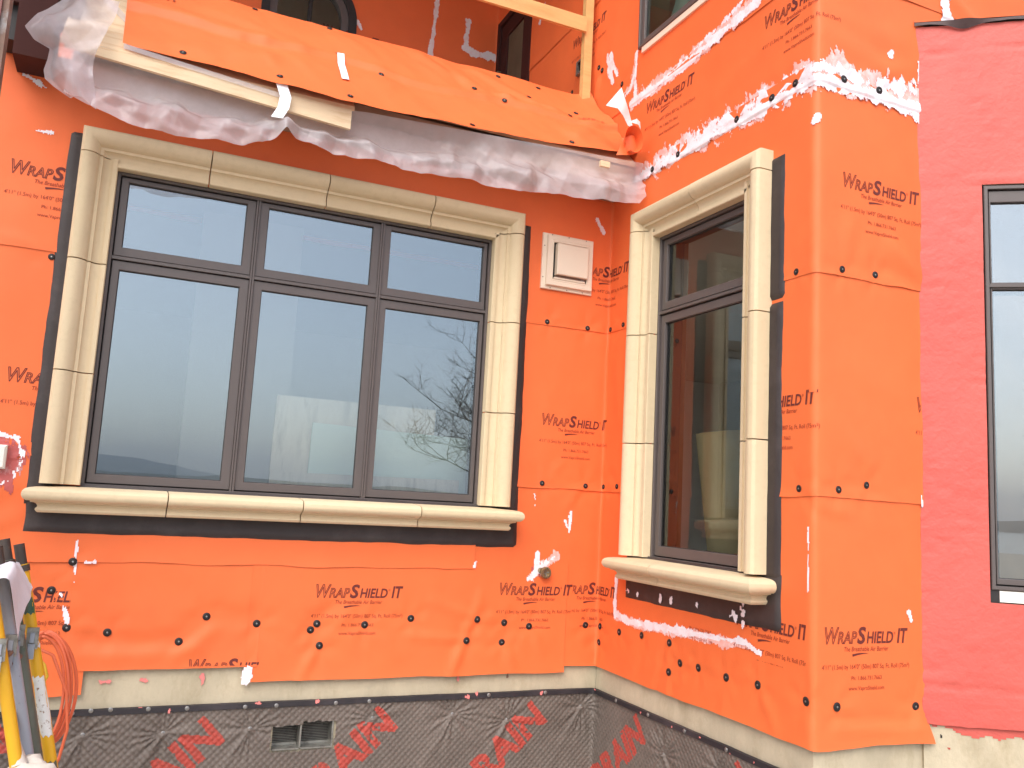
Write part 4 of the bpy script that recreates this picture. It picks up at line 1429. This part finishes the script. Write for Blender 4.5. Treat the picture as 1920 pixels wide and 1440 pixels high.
obj('drape_sheet', drape_pt(X, T), f, M['wrap'], drape, 180)
def drape_at(x, y, up=.0025):
    y0 = float(np.interp(x, bx, by))
    T = (y - y0) / (.004 - y0) if y < .004 else 1 + (y - .004) / .276
    q = drape_pt(np.array([x, x + .01, x]), np.array([T, T, T + .03]))
    n = np.cross(q[1] - q[0], q[2] - q[0])
    n /= np.linalg.norm(n)
    return q[0] + n * up, n, T
for x, y in [(-1.723, .262), (-1.391, .255), (-2.004, -.262), (-1.655, -.268), (-1.383, -.285), (-1.205, -.037), (-.744, .045), (-.608, .003), (-.459, .069),
             (-.193, .073), (-.251, .025), (-.858, -.27), (-.357, -.214), (-1.389, .022), (-.55, .24), (-.33, .235)]:
    p, n, _ = drape_at(x, y)
    put_fastener(p, n, drape, .72)
# printed words on the drape (its sheet is worn: only the rim of a print shows)
def drape_print(x, y, x0, x1, y0, y1):
    for (v, fc_), mat in ((PB, M['ink_faint']), (PF, M['ink_faint'])):
        vv, ff = clip2d(v, fc_, x0, x1, y0, y1)
        if not len(ff):
            continue
        yy = y + vv[:, 1] * .69
        yb = np.interp(vv[:, 0] + x, bx, by)
        T = np.where(yy < .004, (yy - yb) / (.004 - yb), 1 + (yy - .004) / .276)
        p = drape_pt(vv[:, 0] + x, T) + NRM * .004
        obj('printed_lettering', p, ff, mat, drape)
drape_print(-2.385, .140, .17, .40, -.04, .022)
drape_print(-.205, -.005, -.02, .135, -.005, .06)
# white tape pieces
def tape_piece(pts, w, parent, d=.004, name='tape_strip'):
    v, f = [], []
    for i, (x, y, z) in enumerate(pts):
        v += [(x - w / 2, y - d, z), (x + w / 2, y - d - .001, z + .002)]
    for i in range(len(pts) - 1):
        f.append((2 * i, 2 * i + 1, 2 * i + 3, 2 * i + 2))
    return obj(name, v, f, M['whitetape'], parent, 180)
tape_piece([drape_at(-1.378, .016, .006)[0], drape_at(-1.384, -.05, .006)[0], drape_at(-1.386, -.11, .006)[0], drape_at(-1.384, -.168, .006)[0]], .030, drape, 0)
# turned-over corner at the right end: white underside flap and curled roll

v = [(-.232, -.300, 1.724), (-.140, -.275, 1.845), (-.112, -.292, 1.745), (-.085, -.30, 1.650), (-.115, -.302, 1.655), (-.150, -.315, 1.690), (-.18, -.318, 1.715), (-.165, -.33, 1.765)]
obj('turned_flap', v, [(0, 6, 7), (0, 7, 1), (7, 2, 1), (6, 5, 7), (5, 2, 7), (5, 4, 2), (4, 3, 2)], M['wrap_back'], drape, 180)
v, f = [], []
nt_, nr_ = 12, 16
for i in range(nt_ + 1):
    t = i / nt_
    c = Vector((-.112 + .050 * t * .2, -.300 - .065 * (1 - t), 1.590 - .004 * t)) 
    for k in range(nr_ + 1):
        a = R(-115) + R(330) * k / nr_
        r = .052 * (.62 + .38 * (1 - t)) * (1 - .18 * k / nr_)
        v.append((c.x + r * math.cos(a) * .95, c.y + .02 * k / nr_, c.z + r * math.sin(a) * 1.35 - .015))
for i in range(nt_):
    for k in range(nr_):
        a = i * (nr_ + 1) + k
        f.append((a, a + 1, a + nr_ + 2, a + nr_ + 1))
obj('curled_edge', v, f, M['wrap'], drape, 180)
v = [(-.135, -.345, 1.652), (-.10, -.352, 1.672), (-.078, -.345, 1.665), (-.070, -.34, 1.632), (-.088, -.348, 1.648), (-.115, -.35, 1.648)]
obj('curled_lip', v, [(0, 5, 1), (5, 4, 1), (4, 2, 1), (4, 3, 2)], M['wrap_back'], drape, 180)
# skirt from the curl down to the drape's bottom corner
v, f = [], []
for i in range(9):
    t = i / 8
    xa, xb = -.17 + .03 * t, -.035 - .02 * t
    for k in range(9):
        q = k / 8
        x = xa + (xb - xa) * q
        v.append((x, -.302 - .012 * math.sin(q * 3.1) - .006 * math.sin(q * 9 + t * 4), 1.502 + .09 * t + .05 * q * q * (1 - t) + .03 * q * t))
for i in range(8):
    for k in range(8):
        a = i * 9 + k
        f.append((a, a + 1, a + 10, a + 9))
obj('corner_fold', v, f, M['wrap'], drape, 180)

poly = thing('plastic_sheet', 'milky crumpled plastic sheeting hanging below the balcony edge', 'plastic sheet', (-1.2, -.28, 1.2))
fx = np.array([-2.365, -2.287, -2.156, -1.996, -1.795, -1.70, -1.655, -1.625, -1.58, -1.399, -1.093, -.80, -.644, -.40, -.174, -.06, -.02])
fz = np.array([1.236, 1.206, 1.172, 1.160, 1.186, 1.205, 1.225, 1.262, 1.250, 1.234, 1.222, 1.232, 1.228, 1.255, 1.272, 1.285, 1.33])
xs, ts = lines(-2.365, -.02, .006), lines(0, 1, .022)
X, T, f = grid(xs, ts)
zt = np.interp(X, [-2.365, -1.4, -1.3, -.02], [1.450, 1.425, 1.435, 1.50])
zb = np.interp(X, fx, fz)
z = zt + (zb - zt) * T
wx = X + .10 * fbm(X * 2, T * 1.5, 139, 2)
fold = ridged(wx * 2.3 + T * .9, T * .9 + X * .5, 140, 2)
fold2 = ridged(wx * 4.6 - T * 1.3, T * 1.1 + X * .8, 150, 2)
amp = np.clip(T * 1.6, 0, 1)
y = -.290 + .085 * np.sin(np.clip(T / .70, 0, 1) * math.pi) ** 1.2 * (.45 + .55 * np.clip((-X - .7) / .6, 0, 1)) - .018 * T
y = y - amp * (.016 * fold + .010 * fold2 + .050 * (1 - .45 * T ** 3) * crumple(X, z * 1.6, 12) + .024 * fbm(X * 1.8, T * .9, 145, 2))
pinch = np.exp(-((X + 1.635) / .055) ** 2)
y = y - .045 * pinch * T + .016 * np.exp(-((X + 1.635) / .13) ** 2) * np.sin((X + 1.635) * 60 + T * 4) * T
y = np.minimum(y, -.248)
y = np.maximum(y, -.39)
z = z + T ** 6 * .005 * fbm(X * 25, 0 * X, 160, 3)
obj('skirt', np.stack([X, y, z], -1), f, M['poly'], poly, 180)
# loose left ear wrapping the end of the board
la = np.array([(-2.41, 1.66), (-2.455, 1.54), (-2.508, 1.445), (-2.475, 1.405), (-2.425, 1.385), (-2.428, 1.345), (-2.435, 1.305), (-2.428, 1.276), (-2.400, 1.255), (-2.350, 1.228)])
ra = np.array([(-2.235, 1.66), (-2.245, 1.55), (-2.255, 1.47), (-2.265, 1.43), (-2.275, 1.395), (-2.285, 1.36), (-2.285, 1.33), (-2.28, 1.30), (-2.27, 1.26), (-2.26, 1.20)])
tt = np.linspace(0, 1, 60)
lx, lz = np.interp(tt, np.linspace(0, 1, 10), la[:, 0]), np.interp(tt, np.linspace(0, 1, 10), la[:, 1])
rx, rz = np.interp(tt, np.linspace(0, 1, 10), ra[:, 0]), np.interp(tt, np.linspace(0, 1, 10), ra[:, 1])
qs = np.linspace(0, 1, 40)
Q, T, f = grid(qs, tt)
lx_, lz_, rx_, rz_ = (np.interp(T, tt, a) for a in (lx, lz, rx, rz))
X, Z = lx_ + (rx_ - lx_) * Q, lz_ + (rz_ - lz_) * Q
Y = -.345 - .028 * np.sin(Q * 3.14) - .014 * ridged(Q * 1.7 + T, T * 1.0, 170, 2) - .055 * crumple(X * 1.2, Z, 23) + .10 * (1 - Q) ** 3
Y = np.minimum(Y, -.312) + np.where(Z > 1.50, (Z - 1.50) * .9, 0)
obj('loose_end', np.stack([X, Y, Z], -1), f, M['poly'], poly, 180)
# a diagonal pale pleat on the plywood and the tape that holds the skirt
tape_piece([(-1.650, -.316, 1.448), (-1.632, -.320, 1.40), (-1.640, -.345, 1.345), (-1.662, -.360, 1.295)], .042, poly, .010)
v = []
for i in range(9):
    t = i / 8
    y_ = .10 - .24 * t
    v += [(-2.36 + .17 * t, y_, roof_z(y_) - .006), (-2.33 + .165 * t, y_ + .012, roof_z(y_ + .012) - .004)]
obj('pleat', v, [(2 * i, 2 * i + 1, 2 * i + 3, 2 * i + 2) for i in range(8)], M['poly'], poly, 180)
v = []
for i in range(9):
    t = i / 8
    v += [(-2.20 + .55 * t, -.306, 1.452 - .048 * t), (-2.20 + .57 * t, -.308, 1.470 - .050 * t)]
obj('pleat', v, [(2 * i, 2 * i + 1, 2 * i + 3, 2 * i + 2) for i in range(8)], M['poly'], poly, 180)

gr = thing('guard_rail', 'temporary pine lumber guard rail standing on the balcony edge', 'railing', (-.05, .25, 1.98))
MB().wbox(-.076, -.030, .232, .268, 1.98, 3.7).build('post', M['pine'], gr)
MB().wbox(-2.3, -.0765, .215, .2315, 2.385, 2.466).build('rail', M['pine'], gr)

# brown timber bracket and the brown post at the left edge
br = thing('brown_beam', 'dark brown beam end hanging at top left behind the plastic', 'beam', (-2.5, -.1, 1.40))
MB().wbox(-2.555, -2.435, -.17, .02, 1.405, 2.4).build('beam', M['brown'], br)
MB().wbox(-2.60, -2.5555, -.13, -.01, 1.47, 2.4).build('gap_shade', M['frame_dark'], br)  # near-black box standing in for the shadow in the gap beside the beam
MB().wbox(-3.1, -2.36, -.16, .0, 1.60, 1.75).build('header', M['brown'], br)
po = thing('brown_post', 'reddish brown steel post at the top left edge', 'post', (-2.58, -.5, -1.67))
MB().wbox(-2.62, -2.541, -.56, -.48, -1.67, 2.4).build('post_face', M['redbrown'], po)
MB().wbox(-2.5405, -2.522, -.55, -.49, -1.67, 2.4).build('edge_strip', M['rust'], po)

# ------------------------------------------------------------------ recessed upper storey: door, arched window, ceiling
dr = thing('balcony_door', 'dark brown glazed balcony door in the recessed upper wall', 'door', FR.p(-1.36, 1.6, 0))
MB().ring(FR, -1.645, -1.085, 1.6, 3.175, [(0, -.05), (0, .012), (.003, .014), (.045, .014), (.046, .0), (.046, -.05)]).build('door_frame', M['brown'], dr)
MB().ring(FR, -1.597, -1.133, 1.648, 3.127, [(0, -.04), (0, .0), (.10, .0), (.104, -.008), (.104, -.04)]).build('door_leaf', M['brown'], dr)
MB().add([FR.p(u, z, -.012) for (u, z) in ((-1.494, 1.75), (-1.236, 1.75), (-1.236, 3.024), (-1.494, 3.024))], [(0, 1, 2, 3)]).build('pane', M['glass_plain'], dr)
MB().box(FR, -1.60, -1.57, 2.72, 2.80, .0005, .03, .004).build('handle', M['brass'], dr)
aw = thing('window', 'arched window in the recessed upstairs wall behind the balcony', 'window', FU.p(-1.275, 2.2, 0))
def arch_ring(r_out, r_in, d0, d1, name, mat):
    cx = (AX0 + AX1) / 2
    def loop(r):
        pts = [(cx + r, 2.2)] + [(cx + r * math.cos(a), AZC + r * math.sin(a)) for a in np.linspace(0, math.pi, 20)] + [(cx - r, 2.2)]
        return pts
    v = [FU.p(u, z, d) for (r, d) in ((r_out, d0), (r_out, d1), (r_in, d1), (r_in, d0)) for (u, z) in loop(r)]
    n = 22
    f = [(k * n + i, k * n + i + 1, (k + 1) * n + i + 1, (k + 1) * n + i) for k in range(3) for i in range(n - 1)]
    obj(name, v, f, mat, aw)
arch_ring(.295, .245, -.06, .02, 'arched_frame', M['frame_dark'])
arch_ring(.2445, .20, -.06, .005, 'arched_sash', M['frame'])
cx = (AX0 + AX1) / 2
v = [FU.p(cx + .21 * math.cos(a), AZC + .21 * math.sin(a), -.02) for a in np.linspace(0, math.pi, 20)] + [FU.p(cx - .21, 2.2, -.02), FU.p(cx + .21, 2.2, -.02)]
obj('pane', v, [tuple(range(22))], M['glass_plain'], aw)
MB().box(FU, cx - .012, cx + .012, 2.2, AZC + .20, -.015, .006, .002).build('mullion', M['frame_dark'], aw)

# ------------------------------------------------------------------ inside the house
def wb(name, b, mat):
    return structure(MB().wbox(*b).build(name, mat))
wb('interior_floor', (-3.2, 4.5, .17, 5.0, -.80, -.76), M['roomfloor'])
wb('interior_floor', (.17, 4.5, -1.18, .165, -.80, -.76), M['roomfloor'])
wb('interior_ceiling', (-3.2, 4.5, .17, 5.0, 1.47, 1.50), M['drywall'])
wb('interior_ceiling', (.165, 4.5, -1.18, .168, 1.47, 1.50), M['drywall'])
wb('interior_wall', (-3.2, 4.5, 4.9, 5.0, -.755, 1.465), M['drywall'])
wb('interior_wall', (-3.3, -3.205, .17, 5.0, -.755, 1.465), M['drywall'])
wb('interior_wall', (4.4, 4.5, -1.1, 4.895, -.755, 3.7), M['drywall'])
wb('interior_wall', (-1.78, -1.22, 1.5, 1.62, -.755, 1.465), M['drywall'])
wb('interior_wall', (.60, .72, .6, 3.0, -.755, 1.465), M['drywall'])
wb('upper_floor_wall', (-3.3, .1, 2.6, 2.65, 1.6, 3.69), M['drywall'])
wb('upper_floor_wall', (1.5, 1.55, -1.2, 2.6, 1.65, 3.69), M['drywall'])
wb('roof_slab', (-3.3, 4.5, -.35, 5.0, 3.71, 3.8), M['soffit'])
wb('roof_slab', (.0, 4.5, -1.36, -.351, 3.71, 3.8), M['soffit'])
mb = MB()
v = [(-1.477, .34, -.75), (-.755, .34, -.75), (-.758, .24, .331), (-1.477, .24, .332)]
mb.add(v + [(x, y + .018, z) for x, y, z in v], [(0, 1, 2, 3), (7, 6, 5, 4), (0, 4, 5, 1), (1, 5, 6, 2), (2, 6, 7, 3), (3, 7, 4, 0)])
tag(mb.build('plywood_sheet', M['plyboard'], loc=(-1.1, .34, -.75)), 'beige plywood sheet leaning behind the green board inside the wide window', 'board')
mb = MB()
v = [(-1.325, .30, -.75), (-.563, .30, -.75), (-.566, .215, .207), (-1.320, .215, .225)]
mb.add(v + [(x, y + .013, z) for x, y, z in v], [(0, 1, 2, 3), (7, 6, 5, 4), (0, 4, 5, 1), (1, 5, 6, 2), (2, 6, 7, 3), (3, 7, 4, 0)])
tag(mb.build('wallboard_sheet', M['greenboard'], loc=(-.9, .30, -.75)), 'pale green wallboard leaning in front inside the wide window', 'board')
mb = MB()
v = [(-1.488, .24, -.75), (-.645, .24, -.75), (-.645, .18, .015), (-1.488, .18, .004)]
mb.add(v + [(x, y + .018, z) for x, y, z in v], [(0, 1, 2, 3), (7, 6, 5, 4), (0, 4, 5, 1), (1, 5, 6, 2), (2, 6, 7, 3), (3, 7, 4, 0)])
tag(mb.build('trim_board', M['plyboard'], loc=(-1, .24, -.75)), 'long low beige board along the bottom inside the wide window', 'board')
rl = thing('paper_roll', 'tan cardboard roll standing inside the narrow window', 'roll', (.40, -.54, -.76))
mb = MB()
mb.tube([(.40, -.545, -.755), (.275, -.505, .276)], .100, 24)
mb.build('roll_body', M['cardboard'], rl, 40)
mb = MB()
mb.tube([(.2745, -.505, .2765), (.274, -.505, .280)], .035, 16)
mb.build('roll_core', M['dark'], rl, 40)

# ------------------------------------------------------------------ stacked scaffold frames at lower left
SLX = -.246          # lean of the legs: dx per dz
def scaffold(name_label, xt, zt, y, mat, pin=True, clip=True, ring=False):
    zb = -1.66
    root = thing('scaffold_frame', name_label, 'scaffold frame', (xt + SLX * (zb - zt) - .35, y, zb), 'scaffold frames leaning at the lower left')
    def at(z, off=0.0):
        return (xt + SLX * (z - zt) + off, y, z)
    for off in (0, -1.3):
        mb = MB()
        mb.tube([at(zb, off), at(zt, off)], .0152, 14)
        leg = mb.build('leg', mat, root, 50)
        if pin:
            mb = MB()
            mb.tube([at(zt - .012, off), at(zt + .052, off)], .0130, 12)
            mb.tube([at(zt - .018, off), at(zt - .002, off)], .0178, 12)
            mb.build('coupling_pin', M['darksteel'], leg, 50)
    for z in (zt - .09, zt - .62, zt - 1.1):
        mb = MB()
        a, b = Vector(at(z, -1.3)), Vector(at(z, 0))
        mb.tube([a, a + (b - a) * .5, b], .016, 10)
        mb.build('crossbar', mat, root, 50)
    if clip:
        z = zt - .185
        mb = MB()
        c = at(z)
        mb.wbox(c[0] - .012, c[0] + .016, y - .028, y - .0162, z - .026, z + .026)
        k = mb.build('lock_clip', M['galv'], root)
        mb = MB()
        mb.wbox(c[0] - .003, c[0] + .007, y - .036, y - .0285, z - .010, z + .014)
        mb.wbox(c[0] - .006, c[0] + .010, y - .033, y - .0285, z - .052, z - .014)
        mb.build('latch', M['greysteel'], k)
    return root, at
rootA, atA = scaffold('worn yellow scaffold frame standing outermost on the right, with a white label', -2.262, -.300, -.90, M['yellow'])
rootB, atB = scaffold('grey green scaffold frame between the outer yellow frame and the blue grey frame', -2.292, -.285, -.95, M['greensteel'])
rootC, atC = scaffold('blue grey scaffold frame between the green and the inner yellow frames', -2.300, -.300, -1.01, M['greysteel'])
rootD, atD = scaffold('rust flecked yellow scaffold frame inside, nearest the left edge', -2.318, -.300, -1.07, M['yellow'])
# sticker on the outer yellow leg
def leg_patch(at, za, zb_, mat, parent, name, r=.0158, a0=-150, a1=-20):
    v, f = [], []
    for i, z in enumerate(np.linspace(za, zb_, 8)):
        c = at(z)
        for k in range(9):
            a = R(a0 + (a1 - a0) * k / 8)
            v.append((c[0] + r * math.cos(a), c[1] + r * math.sin(a), z + .004 * math.sin(k * 2.1 + i)))
    for i in range(7):
        for k in range(8):
            q = i * 9 + k
            f.append((q, q + 1, q + 10, q + 9))
    return obj(name, v, f, mat, parent, 180)
legA = [c for c in rootA.children if c.name.startswith('leg')][0]
leg_patch(atA, -.585, -.735, M['sticker'], legA, 'label_sticker')
leg_patch(atA, -.495, -.512, M['whitetape'], legA, 'label_sticker')
leg_patch(atA, -.385, -.425, M['greensteel'], legA, 'paint_patch')
leg_patch(atA, -.80, -.86, M['greensteel'], legA, 'paint_patch')
for k, (z, root, at) in enumerate([(-.52, rootB, atB), (-.50, rootC, atC), (-.80, rootB, atB), (-.77, rootC, atC)]):
    mb = MB()
    a = Vector(at(z)) + Vector((.0, -.03, 0))
    mb.tube([a, a + Vector((-.045, -.12, -.028)), a + Vector((-.095, -.19, -.065))], .0075, 8)
    mb.build('brace', M['rust'], root, 50)

# draped white rag over the scaffold tops
us_, vs_ = np.linspace(0, 1, 26), np.linspace(0, 1, 26)
Q, T, f = grid(us_, vs_)
X = -2.40 + .165 * Q + .006 * fbm(Q * 4, T * 4, 200, 3)
hang = np.clip((Q - .80) / .20, 0, 1)
Z = -.296 - .030 * np.abs(Q - .75) + .010 * np.sin(Q * 11) * T - hang ** 1.2 * .115 * (0.55 + .55 * T) - np.clip(T - .5, 0, 1) * .055 * (1 - hang * .4) + .006 * ridged(Q * 3, T * 2, 205, 2)
Y = -.90 - .22 * T - .015 * ridged(Q * 3 + 1, T * 2.5, 210, 2) * (.3 + T)
X = X + hang * .004
tag(obj('white_rag', np.stack([X, Y, Z], -1), f, M['cloth'], None, 180, loc=(-2.28, -1.0, -.32)), 'white rag draped over the tops of the scaffold frames', 'rag')

# white bag slumped at the bottom
v, f = [], []
nu, nv = 28, 16
for i in range(nv + 1):
    ph = math.pi * i / nv
    for k in range(nu):
        th = 2 * math.pi * k / nu
        x, y_, z = math.sin(ph) * math.cos(th), math.sin(ph) * math.sin(th), math.cos(ph)
        r = 1 + .22 * float(fbm(np.array([th * 1.3 + 3 * z]), np.array([ph * 1.7]), 220, 4)[0])
        v.append((-2.19 + .085 * x * r, -1.06 + .07 * y_ * r, -.868 + .115 * z * r + .03 * x))
for i in range(nv):
    for k in range(nu):
        j = (k + 1) % nu
        f.append((i * nu + k, (i + 1) * nu + k, (i + 1) * nu + j, i * nu + j))
bag = thing('white_bag', 'crumpled white bag tied low among the scaffold legs', 'bag', (-2.19, -1.06, -.97))
obj('bag_body', v, f, M['bag'], bag, 180)
mb = MB()
mb.tube([(-2.20, -1.07, -.76), (-2.22, -1.05, -.70), (-2.235, -1.02, -.64)], [.02, .011, .008], 8)
mb.build('tied_neck', M['bag'], bag, 60)

# orange hose coil hung on the scaffold
hose = thing('hose_coil', 'coiled orange rubber hose hanging beside the yellow scaffold frame', 'hose', (-2.17, -.72, -.9))
rnd = random.Random(3)
for k in range(6):
    mb = MB()
    w, h = .060 + .012 * rnd.random() + .002 * k, .135 + .025 * rnd.random()
    cx_, cz_ = -2.205 + .004 * k, -.655 - .012 * rnd.random()
    yy = -.74 + .010 * k
    mb.tube([(cx_ + w * math.sin(a) + .25 * h * (1 - math.cos(a)) * .25, yy + .01 * math.sin(2 * a + k), cz_ + h * math.cos(a)) for a in np.linspace(0, 2 * math.pi, 36)], .0043, 8)
    mb.build('loop', M['hose'], hose, 180)
mb = MB()
mb.tube([(-2.235, -.745, -.53), (-2.17, -.75, -.56), (-2.125, -.755, -.66), (-2.112, -.75, -.76), (-2.125, -.75, -.84), (-2.155, -.75, -.90), (-2.20, -.75, -.94)], .0043, 8)
mb.build('loose_end', M['hose'], hose, 180)
mb = MB()
mb.tube([(-2.205, -.80, -.555), (-2.185, -.81, -.575), (-2.175, -.81, -.605), (-2.19, -.80, -.64)], .004, 6)
mb.build('tie_cord', M['cordyellow'], hose, 180)
